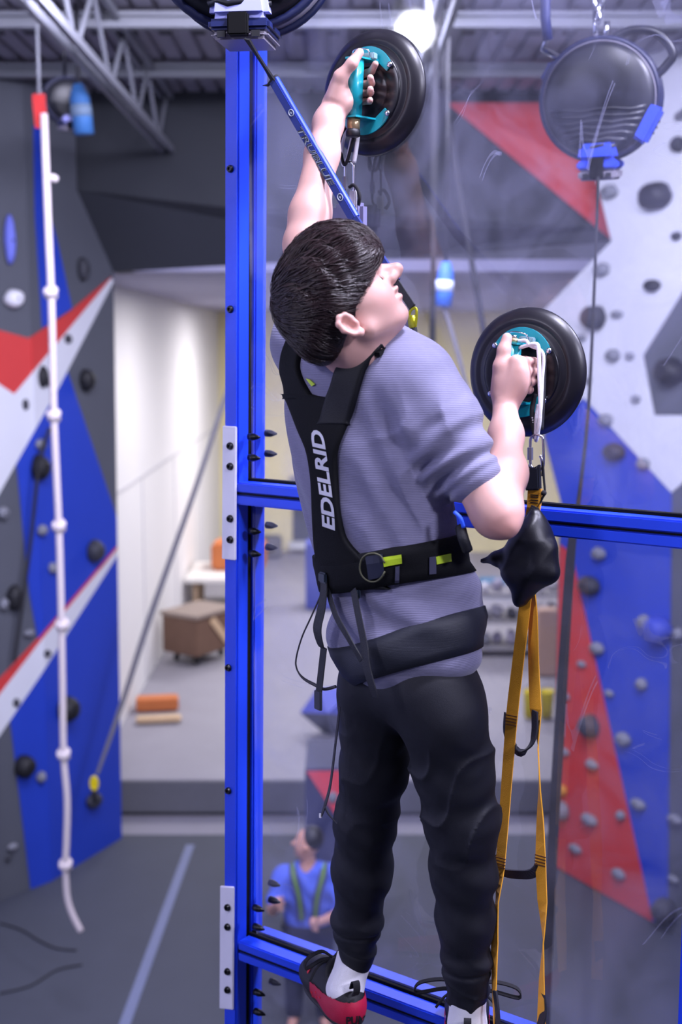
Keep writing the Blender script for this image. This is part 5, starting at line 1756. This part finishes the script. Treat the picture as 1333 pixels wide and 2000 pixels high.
def drape_px(px, py, off):
    h3 = BVS.ray_cast(CAM, ray(px, py).normalized())
    if h3[0] is None: return None
    n = h3[1] if h3[1].dot(ray(px, py)) < 0 else -h3[1]
    return h3[0], n


def drape_rows(rows, name, mat, off=0.006, th=0.006, nu=12, sub=5, edge=0.002):
    """rows of (y, x_left, x_right) laid over the shirt"""
    R_ = []
    for i in range(len(rows) - 1):
        for k in range(sub):
            t = k / sub
            R_.append([a + (b - a) * t for a, b in zip(rows[i], rows[i + 1])])
    R_.append(list(rows[-1]))
    P, Nn = [], []
    for r in R_:
        rowp, rown = [], []
        for j in range(nu + 1):
            h3 = drape_px(r[1] + (r[2] - r[1]) * j / nu, r[0] + (r[3] if len(r) > 3 else 0) * j / nu, off)
            rowp.append(h3[0] if h3 else None); rown.append(h3[1] if h3 else None)
        good = [j for j in range(nu + 1) if rowp[j] is not None]
        if len(good) < 2: continue
        for j in range(nu + 1):
            if rowp[j] is None:
                k = min(good, key=lambda q: abs(q - j)); rowp[j], rown[j] = rowp[k], rown[k]
        P.append(rowp); Nn.append(rown)
    m = len(P)
    # smooth the sheet so that it spans the folds of the cloth
    for _ in range(6):
        P = [[(P[max(0, i - 1)][j] + P[min(m - 1, i + 1)][j] + P[i][max(0, j - 1)] + P[i][min(nu, j + 1)] + P[i][j] * 2) / 6 for j in range(nu + 1)] if 0 < i < m - 1 else P[i] for i in range(m)]
        Nn = [[(Nn[max(0, i - 1)][j] + Nn[min(m - 1, i + 1)][j] + Nn[i][max(0, j - 1)] + Nn[i][min(nu, j + 1)] + Nn[i][j]).normalized() for j in range(nu + 1)] for i in range(m)]
    g = G(); v, f = [], []
    for i in range(m):
        for j in range(nu + 1):
            e_ = edge if j in (0, nu) else 0.0
            v.append(P[i][j] + Nn[i][j] * (off + th - e_))
    K = len(v)
    for i in range(m):
        for j in range(nu + 1):
            v.append(P[i][j] - Nn[i][j] * 0.004)
    w1 = nu + 1
    for i in range(m - 1):
        for j in range(nu):
            f.append((i * w1 + j, i * w1 + j + 1, (i + 1) * w1 + j + 1, (i + 1) * w1 + j))
            f.append((K + i * w1 + j, K + (i + 1) * w1 + j, K + (i + 1) * w1 + j + 1, K + i * w1 + j + 1))
        for j in (0, nu):
            f.append((i * w1 + j, (i + 1) * w1 + j, K + (i + 1) * w1 + j, K + i * w1 + j))
    for i in (0, m - 1):
        for j in range(nu):
            f.append((i * w1 + j, i * w1 + j + 1, K + i * w1 + j + 1, K + i * w1 + j))
    g.add(v, f)
    return g, g.obj(name, mat, harness, True)


g_back, _ = drape_rows([(770, 555, 612), (776, 557, 640), (782, 560, 703), (812, 573, 694), (838, 584, 682), (870, 600, 667), (891, 606, 662), (937, 612, 664), (1000, 615, 668), (1046, 617, 678), (1070, 618, 696), (1100, 621, 730), (1130, 634, 752), (1150, 656, 765)], 'back_panel', HARN, 0.004, 0.008, 14)
drape_rows([(648, 570, 606), (665, 562, 600), (690, 552, 594), (720, 549, 589), (749, 553, 602), (780, 560, 622)], 'shoulder_strap', HARN, 0.004, 0.007, 8)
drape_rows([(680, 704, 752), (688, 690, 748), (705, 668, 732), (722, 655, 720), (755, 646, 710), (785, 634, 702), (812, 628, 694), (830, 622, 685)], 'shoulder_strap', M('dark_navy_padding', '090a11', 0.6, bump=0.2, bscale=400, spec=0.3), 0.003, 0.0095, 10)
tops = [drape_px(728, 684, 0), drape_px(590, 655, 0)]
# over the shoulders and down the chest
for (x, y), (fx, fy) in (((728, 688), (0.055, -0.05)), ((588, 662), (-0.05, -0.05))):
    h3 = drape_px(x, y, 0)
    if not h3: continue
    p = h3[0] - ZV * 0.012
    pts = [p + ZV * 0.008 + PN * 0.01, p + ZV * 0.022 - PN * 0.03, p + ZV * 0.015 - PN * 0.075, p - ZV * 0.03 - PN * 0.125, p - ZV * 0.12 - PN * 0.165]
    G().ribbon(spl(pts, 5), PR, 0.045, 0.008).obj('chest_strap', HARN, harness)


def band(center, z_slope, hgt, off, th, name, mat, rows=4, n=72, pad=0.0, jit=0.0):
    """closed belt around the body, shrunk on to the shirt"""
    c = Vector(tuple(center))
    P = []
    for i in range(n):
        a = 2 * math.pi * i / n
        d_ = PR * math.cos(a) + PN * math.sin(a)
        row = []
        for j in range(rows + 1):
            z = (j / rows - 0.5) * hgt + z_slope * math.cos(a) * 0.15
            o_ = c + ZV * z
            h3 = BVS.ray_cast(o_ + d_ * 0.5, -d_, 0.5)
            row.append((o_, d_, (h3[0] - o_).length if h3[0] is not None and (h3[0] - o_).dot(d_) > 0.05 else None))
        P.append(row)
    # support radius: widest of the rows, smoothed around
    rad = []
    for i in range(n):
        L_ = [q[2] for q in P[i] if q[2] is not None and q[2] < 0.22]
        rad.append(max(L_) if L_ else None)
    last = next(r for r in rad if r)
    rad = [last if r is None else (last := r) for r in rad]
    for _ in range(5):
        rad = [max(rad[i], (rad[i - 1] + rad[(i + 1) % n]) / 2) * 0.5 + 0.5 * (rad[i - 1] + rad[i] + rad[(i + 1) % n]) / 3 for i in range(n)]
    v, f = [], []
    for i in range(n):
        for j in range(rows + 1):
            o_, d_, r0 = P[i][j]
            rr = rad[i] * 0.35 + (r0 if r0 and r0 < 0.22 else rad[i]) * 0.65
            e_ = 0.003 if j in (0, rows) else 0.0
            v.append(o_ + d_ * (rr + off + th - e_)); v.append(o_ + d_ * (rr + off - 0.010))
    w1 = (rows + 1) * 2
    for i in range(n):
        k = (i + 1) % n
        for j in range(rows):
            f.append((i * w1 + 2 * j, k * w1 + 2 * j, k * w1 + 2 * j + 2, i * w1 + 2 * j + 2))
            f.append((i * w1 + 2 * j + 1, i * w1 + 2 * j + 3, k * w1 + 2 * j + 3, k * w1 + 2 * j + 1))
        f.append((i * w1, i * w1 + 1, k * w1 + 1, k * w1))
        f.append((i * w1 + 2 * rows, k * w1 + 2 * rows, k * w1 + 2 * rows + 1, i * w1 + 2 * rows + 1))
    g = G().add(v, f)
    o = g.obj(name, mat, harness, True)
    return g, o


gb, belt = band(pt(772, 1100, 0.29), 0.19, 0.068, 0.003, 0.008, 'waist_belt', HARN)
gh, hipb = band(pt(798, 1262, 0.272), 0.34, 0.076, 0.001, 0.005, 'seat_strap', M('charcoal_elastic_band', '1b1e2b', 0.6, var=0.1, wave=('Z', 150, 0.3), bump=0.2))
# things that lie on the belt: find its surface from where they are seen
ALLG = G(); ALLG.add(gb.v, gb.f); ALLG.add(g_back.v, g_back.f); ALLG.add(gh.v, gh.f)
BVB = BVHTree.FromPolygons([tuple(v) for v in ALLG.v], ALLG.f)


def on_belt(px, py, out=0.001):
    h3 = BVB.ray_cast(CAM, ray(px, py).normalized())
    if h3[0] is None:
        h3 = BVS.ray_cast(CAM, ray(px, py).normalized())
        if h3[0] is None: return None, None
    n = h3[1] if h3[1].dot(ray(px, py)) < 0 else -h3[1]
    return h3[0] + n * out, n


def patch(px4, name, mat, out=0.002, th=0.002, nx=5, ny=3, par=None):
    g = G(); v, f = [], []
    for lay in (out + th, out):
        for j in range(ny + 1):
            for i in range(nx + 1):
                s_, t_ = i / nx, j / ny
                a = [px4[0][k] + (px4[1][k] - px4[0][k]) * s_ for k in (0, 1)]
                b = [px4[3][k] + (px4[2][k] - px4[3][k]) * s_ for k in (0, 1)]
                p, n = on_belt(a[0] + (b[0] - a[0]) * t_, a[1] + (b[1] - a[1]) * t_, lay)
                if p is None: return
                v.append(p)
    w1 = nx + 1; K = w1 * (ny + 1)
    for j in range(ny):
        for i in range(nx):
            f.append((j * w1 + i, j * w1 + i + 1, (j + 1) * w1 + i + 1, (j + 1) * w1 + i))
    ring_ = [i for i in range(w1)] + [j * w1 + nx for j in range(1, ny + 1)] + [ny * w1 + i for i in range(nx - 1, -1, -1)] + [j * w1 for j in range(ny - 1, 0, -1)]
    for a, b in zip(ring_, ring_[1:] + ring_[:1]):
        f.append((a, b, K + b, K + a))
    return g.add(v, f).obj(name, mat, par or harness, False)


patch([(749, 1089), (785, 1083), (786, 1099), (751, 1106)], 'lime_tab', LIME)
patch([(850, 1087), (879, 1081), (880, 1096), (852, 1102)], 'lime_tab', LIME)
patch([(601, 739), (608, 741), (618, 750), (612, 754)], 'lime_tab', LIME)
patch([(773, 1106), (781, 1105), (780, 1146), (772, 1146)], 'gear_loop_tab', M('dull_violet_webbing', '3a3a52', 0.7))
patch([(838, 1088), (850, 1086), (851, 1120), (838, 1121)], 'gear_loop_tab', M('dull_violet_webbing', '3a3a52', 0.7))
lp_ = []
for a in range(0, 330, 12):
    th = math.radians(a + 20)
    p, n = on_belt(730 + 24 * math.cos(th), 1107 - 27 * math.sin(th), 0.006)
    if p: lp_.append(p)
G().tube(lp_, 0.0016, 6).obj('gear_loop', M('olive_cord', '55553f', 0.6), harness, True)
patch([(716, 1086), (748, 1082), (752, 1124), (722, 1132)], 'loop_pad', M('navy_sheen_padding', '23273c', 0.5))

# white lettering up the spine
tv, tf = text_mesh('EDELRID', 0.12, 0.032)
wm = max(p.x for p in tv)
cen = spl([Vector((643, 1036, 0)), Vector((641, 1000, 0)), Vector((635, 950, 0)), Vector((628, 900, 0)), Vector((619, 840, 0))], 8)
cl = [0.0]
for a, b in zip(cen, cen[1:]): cl.append(cl[-1] + (b - a).length)
vv = []
for p in tv:
    s_ = p.x / wm * cl[-1]
    k = max(0, min(len(cen) - 2, next((i for i in range(len(cl) - 1) if cl[i + 1] >= s_), len(cen) - 2)))
    t_ = (s_ - cl[k]) / (cl[k + 1] - cl[k])
    b = cen[k] + (cen[k + 1] - cen[k]) * t_
    tg = (cen[k + 1] - cen[k]).normalized()
    lf = Vector((tg.y, -tg.x, 0))            # towards the left of the picture
    q = b + lf * ((p.y - 0.35) * 33) + tg * ((p.y - 0.35) * 7)
    pp, nn = on_belt(q.x, q.y, 0.0012)
    vv.append(pp)
ff = [f_ for f_ in tf if all(vv[i] is not None for i in f_)]
G().add([v if v is not None else Vector((0, 0, 0)) for v in vv], ff).obj('back_lettering', M('white_print_ink', 'dcdce6', 0.6), harness, fix=False)


def hang(name, pts, width, mat, side, th=0.002, par=None, n=5):
    P = spl([PL(x, y, o_) for x, y, o_ in pts], n)
    W = lerpl(width, len(P)) if isinstance(width, list) else width
    return G().ribbon(P, side, W, th).obj(name, mat, par or harness)


S1v = (PR * 0.9 + PN * 0.3).normalized()
hang('leg_strap', [(632, 1118, .395), (633, 1150, .40), (628, 1190, .405), (620, 1228, .41), (626, 1258, .405), (631, 1266, .40)], [0.018, 0.020, 0.024, 0.026, 0.020, 0.012], HWEB, S1v)
hang('leg_strap', [(633, 1264, .40), (629, 1300, .40), (624, 1345, .40), (620, 1384, .40)], 0.0185, HWEB, S1v)
G().box(PL(622, 1368, .402), (0.020, 0.006, 0.036), S1v, S1v.cross(ZV), ZV).obj('strap_end', M('slate_webbing', '2b2d3e', 0.6), harness, bev=0.001)
hang('leg_strap', [(690, 1148, .40), (700, 1200, .415), (712, 1260, .43), (716, 1300, .435), (727, 1340, .435), (734, 1362, .43)], [0.016, 0.017, 0.018, 0.022, 0.021, 0.016], HWEB, S1v)
hang('leg_strap', [(640, 1150, .395), (655, 1200, .41), (680, 1245, .425), (706, 1290, .43)], [0.012, 0.013, 0.013, 0.014], HWEB, S1v)
for (x, y, o_) in ((631, 1128, .40), (696, 1158, .398)):
    G().box(PL(x, y, o_), (0.024, 0.008, 0.020), S1v, S1v.cross(ZV), ZV).obj('buckle', M('dark_slate_plastic', '1c2634', 0.35), harness, bev=0.003)
G().tube(spl([PL(x, y, .39) for x, y in ((628, 1160), (608, 1205), (590, 1245), (579, 1285), (580, 1306), (592, 1324), (616, 1338), (634, 1346), (656, 1341))], 5), [0.0016 + 0.0016 * max(0, min(1, (k - 22) / 6)) for k in range(41)], 8).obj('haul_loop', M('grey_black_cord', '33323c', 0.6), harness, True)
hang('tail_cord', [(664, 1380, .36), (656, 1450, .34), (646, 1530, .33), (636, 1570, .33), (628, 1594, .33)], [0.005, 0.005, 0.006, 0.007, 0.004], M('grey_black_cord', '33323c', 0.6), S1v)
hang('tail_cord', [(634, 1572, .33), (642, 1590, .33), (658, 1608, .32)], [0.007, 0.006, 0.002], M('grey_black_cord', '33323c', 0.6), S1v)
G().box(PL(626, 1593, .331), (0.004, 0.003, 0.009), PR, PN, ZV).obj('cord_tip', WCORD, harness)
# gear hook at the right end of the belt
G().tube(spl([PL(900, 1030, .33), PL(905, 1050, .34), PL(914, 1075, .33)], 4), 0.010, 8).obj('side_loop', HWEB, harness, True)
p, n = on_belt(898, 1022, 0.004)
G().tube(spl([PL(888, 1000, .36), PL(900, 1012, .36), PL(906, 1030, .355)], 4), 0.004, 6).obj('blue_cord', M('bright_blue_cord', '2a5cf0', 0.5), harness, True)

# ---- the line from the device over the post to the chest
ln = empty('belay_webbing', tuple(PL(690, 425, .14)), 'blue webbing sleeve with dark lettering slanting from the device on the post behind the head', 'webbing')
a0, a1, a2, a3 = noz, PL(535, 158, .17), PL(692, 428, .20), PL(806, 600, .24)
G().ribbon(spl([a0, a0 + (a1 - a0) * 0.5, a1], 6), (PR * 0.9 + PN * 0.5).normalized(), [0.016 - 0.006 * min(1, k / 4) + 0.006 * max(0, (k - 8) / 4) for k in range(13)], 0.004).obj('black_line', BW, ln)
dline = (a2 - a1).normalized()
vw = (a1 + a2) / 2 - CAM; vw.normalize()
sv_ = dline.cross(vw).normalized()
fn_ = sv_.cross(dline).normalized()
if fn_.dot(vw) > 0: fn_ = -fn_
if sv_.x < 0: sv_ = -sv_
fr_ = (fn_ * 0.93 - sv_ * 0.37).normalized()       # the broad face, turned a little to the left
si_ = (sv_ * 0.93 + fn_ * 0.37).normalized()
SLV = M('royal_blue_sleeve', '072068', 0.75, var=0.06, bump=0.2, bscale=600)
e0, e1_ = a1, a3
G().prism([a1 + si_ * x + fr_ * z for x, z in ((-0.0095, 0.0045), (0.0085, 0.0045), (0.0095, 0.0035), (0.0095, -0.0045), (-0.0095, -0.0045))], a2 - a1).obj('sleeve', SLV, ln, bev=0.0008)
G().prism([a1 + si_ * x + fr_ * z for x, z in ((0.0052, 0.0047), (0.0096, 0.0040), (0.0122, 0.0010), (0.0122, -0.0045), (0.0096, -0.0045))], a2 - a1).obj('sleeve_lit_edge', M('lit_blue_edge', '1440c8', 0.45), ln)  # lit side of the same sleeve, its light painted as a brighter blue
G().prism([a2 + si_ * x + fr_ * z for x, z in ((-0.0095, 0.0045), (0.0095, 0.0045), (0.0095, -0.0045), (-0.0095, -0.0045))], (a3 - a2) * 0.72).obj('sleeve', SLV, ln)
G().ribbon([a2 + (a3 - a2) * 0.70, a2 + (a3 - a2) * 0.86, a3], PR, 0.014, 0.005).obj('black_line', BW, ln)
G().tube([a1 - dline * 0.003 + si_ * 0.012, a1 - dline * 0.004 - si_ * 0.0, a1 - dline * 0.003 - si_ * 0.016, a1 - dline * 0.012 - si_ * 0.026], [0.004, 0.005, 0.003, 0.001], 8).obj('sleeve_mouth', BW, ln, True)
INK = M('black_sleeve_print', '0a0d1a', 0.6)
INKL = M('pale_sleeve_print', '8f97a2', 0.6)
L12 = (a2 - a1).length
for body_, s0, s1_, mat, bold, lift in (('TRUBLUE', 0.350, 0.770, INKL, 0.035, 0.0052), ('TRUBLUE', 0.350, 0.770, INK, -0.004, 0.0056)):
    tv, tf = text_mesh(body_, 0.25, bold)
    x0, x1 = min(p.x for p in tv), max(p.x for p in tv)
    vv = []
    for p in tv:
        s_ = s0 + (s1_ - s0) * (p.x - x0) / (x1 - x0)
        vv.append(a1 + (a2 - a1) * s_ + si_ * ((p.y - 0.35) * 0.0165 - 0.0018) + fr_ * lift)
    G().add(vv, tf).obj('sleeve_lettering', mat, ln, fix=False)
for s_ in (0.245, 0.852):
    c = a1 + (a2 - a1) * s_ + fr_ * 0.0052
    G().tube([c + si_ * (0.0055 * math.cos(k * math.pi / 6)) + dline * (0.0075 * math.sin(k * math.pi / 6)) for k in range(12)], 0.0012, 5, closed=True).obj('emblem_ring', INKL, ln)
    G().prism([c + si_ * x + dline * y for x, y in ((-0.002, -0.002), (0.001, -0.003), (0.002, 0.002), (-0.001, 0.003))], fr_ * 0.0006).obj('emblem_core', INKL, ln)

# lanyards in front of the chest
la = empty('elastic_lanyard', tuple(PL(822, 700, .22)), 'black lanyard with yellow stitching and a lime carabiner hanging below the chin', 'lanyard')
LIMEC = M('anodised_lime', 'a8a820', 0.3, 0.6)
G().tube(spl([PL(800, 616, .24), PL(803, 606, .24), PL(813, 602, .24), PL(814, 618, .24), PL(811, 640, .24), PL(806, 646, .24), PL(801, 634, .24), PL(800, 616, .24)], 4)[:-1], 0.0028, 8, closed=True).obj('lime_carabiner', LIMEC, la, True)
G().tube([PL(806, 616, .242), PL(807, 640, .242)], [0.0075, 0.006], 10).obj('carabiner_gate', LIMEC, la, True)
lpp = spl([PL(808, 640, .24), PL(811, 664, .24), PL(816, 688, .24), PL(826, 712, .245), (PL(846, 746, .26))], 10)
G().tube(lpp, [0.0062 + 0.0013 * (k % 2) for k in range(len(lpp))], 8).obj('elastic_webbing', BW, la, True)
for k in (10, 14, 18):
    G().tube([lpp[k] - PR * 0.004 + PN * 0.006, lpp[k] + PR * 0.005 + PN * 0.006], 0.0022, 6).obj('yellow_stitch', M('yellow_thread', 'cdbb2a', 0.7), la)
G().box(PL(813, 696, .25), (0.014, 0.010, 0.022), PR, PN, ZV).obj('elastic_keeper', BW, la, bev=0.002)
ga = empty('grey_lanyard', tuple(PL(795, 690, .22)), 'grey webbing lanyard loop hanging between the chin and the shoulder', 'lanyard')
G().ribbon(spl([PL(795, 622, .235), PL(797, 650, .235), PL(801, 690, .235), PL(808, 726, .235), PL(818, 748, .24)], 5), PR, 0.009, 0.004).obj('lanyard_webbing', M('light_grey_webbing', '8c8a98', 0.8), ga)
G().ribbon(spl([PL(768, 630, .23), PL(771, 652, .23), PL(781, 672, .23), PL(795, 684, .235)], 5), PR, 0.008, 0.004).obj('lanyard_webbing', M('mid_grey_webbing', '6c6c74', 0.8), ga)
# ================================================================== MAN BELOW
YM = 9.0
mh = U(603, 1648, YM)
mx_, my_, mz = mh.x, mh.y, mh.z
man = empty('person', (mx_ - 0.05, my_, 0), 'dark haired man in a blue shirt with harness standing on the mats looking up', 'person')
s_ = SDF()
mp = lambda x, y, z: np.array([mx_ + x, my_ + y, z])
I3 = (Vector((1, 0, 0)), Vector((0, 1, 0)), ZV)
hz_ = mz
s_.ell(mp(0.0, 0, hz_ + 0.02), I3, (0.098, 0.078, 0.105), 0.03)
s_.ell(mp(-0.045, -0.01, hz_ - 0.03), I3, (0.062, 0.058, 0.075), 0.03)
s_.cone(mp(-0.105, -0.01, hz_ + 0.02), mp(-0.122, -0.012, hz_ + 0.005), 0.012, 0.014, 0.012)
s_.cone(mp(-0.085, -0.01, hz_ - 0.075), mp(-0.075, -0.01, hz_ - 0.08), 0.02, 0.02, 0.02)
s_.cone(mp(-0.02, -0.085, hz_ + 0.0), mp(-0.005, -0.085, hz_ - 0.02), 0.014, 0.010, 0.01)
s_.cone(mp(-0.01, 0.0, hz_ - 0.06), mp(0.0, 0.01, hz_ - 0.19), 0.055, 0.06, 0.03)
# arms up to the line in front of him
for a_, b_, c_ in ((mp(-0.20, 0.0, hz_ - 0.26), mp(-0.27, -0.12, hz_ - 0.47), mp(-0.20, -0.32, hz_ - 0.33)), (mp(0.19, 0.0, hz_ - 0.27), mp(0.24, -0.10, hz_ - 0.52), mp(0.06, -0.30, hz_ - 0.50))):
    s_.chain([a_, b_, c_], [0.05, 0.043, 0.030], 0.03)
    s_.ell(c_ + np.array([-0.02, -0.045, 0.03]), I3, (0.030, 0.045, 0.040), 0.02)
    for k in range(4):
        e_ = c_ + np.array([-0.03 + 0.004 * k, -0.07, 0.055 - 0.022 * k])
        s_.chain([c_ + np.array([0, -0.04, 0.045 - 0.02 * k]), e_, e_ + np.array([0.035, -0.015, -0.004])], [0.013, 0.011, 0.009], 0.006)
    s_.chain([c_ + np.array([0.01, -0.02, 0.04]), c_ + np.array([0.015, -0.06, 0.075])], [0.013, 0.010], 0.01)
s_.ell(mp(0, 0.01, hz_ - 0.42), I3, (0.18, 0.11, 0.26), 0.05)
for q in (-1, 1):
    s_.chain([mp(q * 0.09, 0.01, hz_ - 0.72), mp(q * 0.11, -0.02, 0.45), mp(q * 0.12, 0.02, 0.09)], [0.085, 0.058, 0.040], 0.03)
    s_.chain([mp(q * 0.12, 0.02, 0.06), mp(q * 0.14, -0.16, 0.045)], [0.042, 0.035], 0.02)
V_, Q_ = s_.mesh(0.008)
np_obj('body', V_, Q_, M('warm_skin', 'c99580', 0.55), man)
hr = SDF()
hr.ell(mp(0.028, 0, hz_ + 0.045), I3, (0.092, 0.088, 0.098), 0.03)
hr.ell(mp(-0.10, -0.01, hz_ - 0.03), I3, (0.10, 0.12, 0.10), 0.015, op=-1)
V_, Q_ = hr.mesh(0.007)
np_obj('hair', V_, Q_, M('near_black_hair', '15141a', 0.5), man)
ms = SDF()
ms.ell(mp(0, 0.01, hz_ - 0.40), I3, (0.205, 0.130, 0.27), 0.05)
ms.ell(mp(0, 0.01, hz_ - 0.60), I3, (0.185, 0.125, 0.18), 0.05)
ms.cone(mp(-0.20, 0, hz_ - 0.26), mp(-0.255, -0.09, hz_ - 0.42), 0.078, 0.066, 0.05)
ms.cone(mp(0.19, 0, hz_ - 0.27), mp(0.235, -0.08, hz_ - 0.47), 0.078, 0.066, 0.05)
ms.cone(mp(-0.18, 0.01, hz_ - 0.24), mp(0.18, 0.01, hz_ - 0.24), 0.07, 0.07, 0.04)
ms.ell(mp(-0.02, -0.06, hz_ - 0.13), I3, (0.07, 0.08, 0.07), 0.02, op=-1)
V_, Q_ = ms.mesh(0.009, lambda P: -0.006 * np.sin(P[:, 2] * 38 + P[:, 0] * 30 + 2 * np.sin(P[:, 0] * 20)))
np_obj('shirt', V_, Q_, M('blue_polo_cloth', '4a63d2', 0.8, var=0.1), man)
mpn = SDF()
for q in (-1, 1):
    mpn.chain([mp(q * 0.085, 0.01, hz_ - 0.74), mp(q * 0.11, -0.02, 0.46), mp(q * 0.12, 0.02, 0.12)], [0.105, 0.080, 0.068], 0.03)
mpn.ell(mp(0, 0.01, hz_ - 0.74), I3, (0.18, 0.125, 0.13), 0.05)
V_, Q_ = mpn.mesh(0.010)
np_obj('trousers', V_, Q_, M('dark_navy_trousers', '1d2233', 0.8), man)
for q in (-1, 1):
    ss = SDF()
    ss.chain([mp(q * 0.12, 0.05, 0.045), mp(q * 0.14, -0.18, 0.040)], [0.045, 0.040], 0.02)
    V_, Q_ = ss.mesh(0.009)
    np_obj('shoe', V_, Q_, BLK, man)
MH = M('black_green_harness', '15171c', 0.6)
GRN = M('green_harness_webbing', '5f8a3c', 0.6)
for q in (-1, 1):
    pts = [Vector(mp(q * 0.10, 0.10, hz_ - 0.20)), Vector(mp(q * 0.12, 0.0, hz_ - 0.165)), Vector(mp(q * 0.11, -0.10, hz_ - 0.22)), Vector(mp(q * 0.07, -0.145, hz_ - 0.36)), Vector(mp(q * 0.05, -0.145, hz_ - 0.55))]
    G().ribbon(spl(pts, 4), (1, 0, 0.1), 0.055, 0.012).obj('harness_strap', MH, man)
    G().ribbon([p + Vector((0, -0.008, 0.004)) for p in spl(pts, 4)], (1, 0, 0.1), 0.018, 0.012).obj('harness_edge', GRN, man)
wl_ = [Vector(mp(0.205 * math.cos(a), 0.01 + 0.14 * math.sin(a), hz_ - 0.66)) for a in [k * math.pi / 12 for k in range(24)]]
G().ribbon(wl_, (0, 0, 1), 0.07, 0.02, closed=True).obj('harness_belt', MH, man)
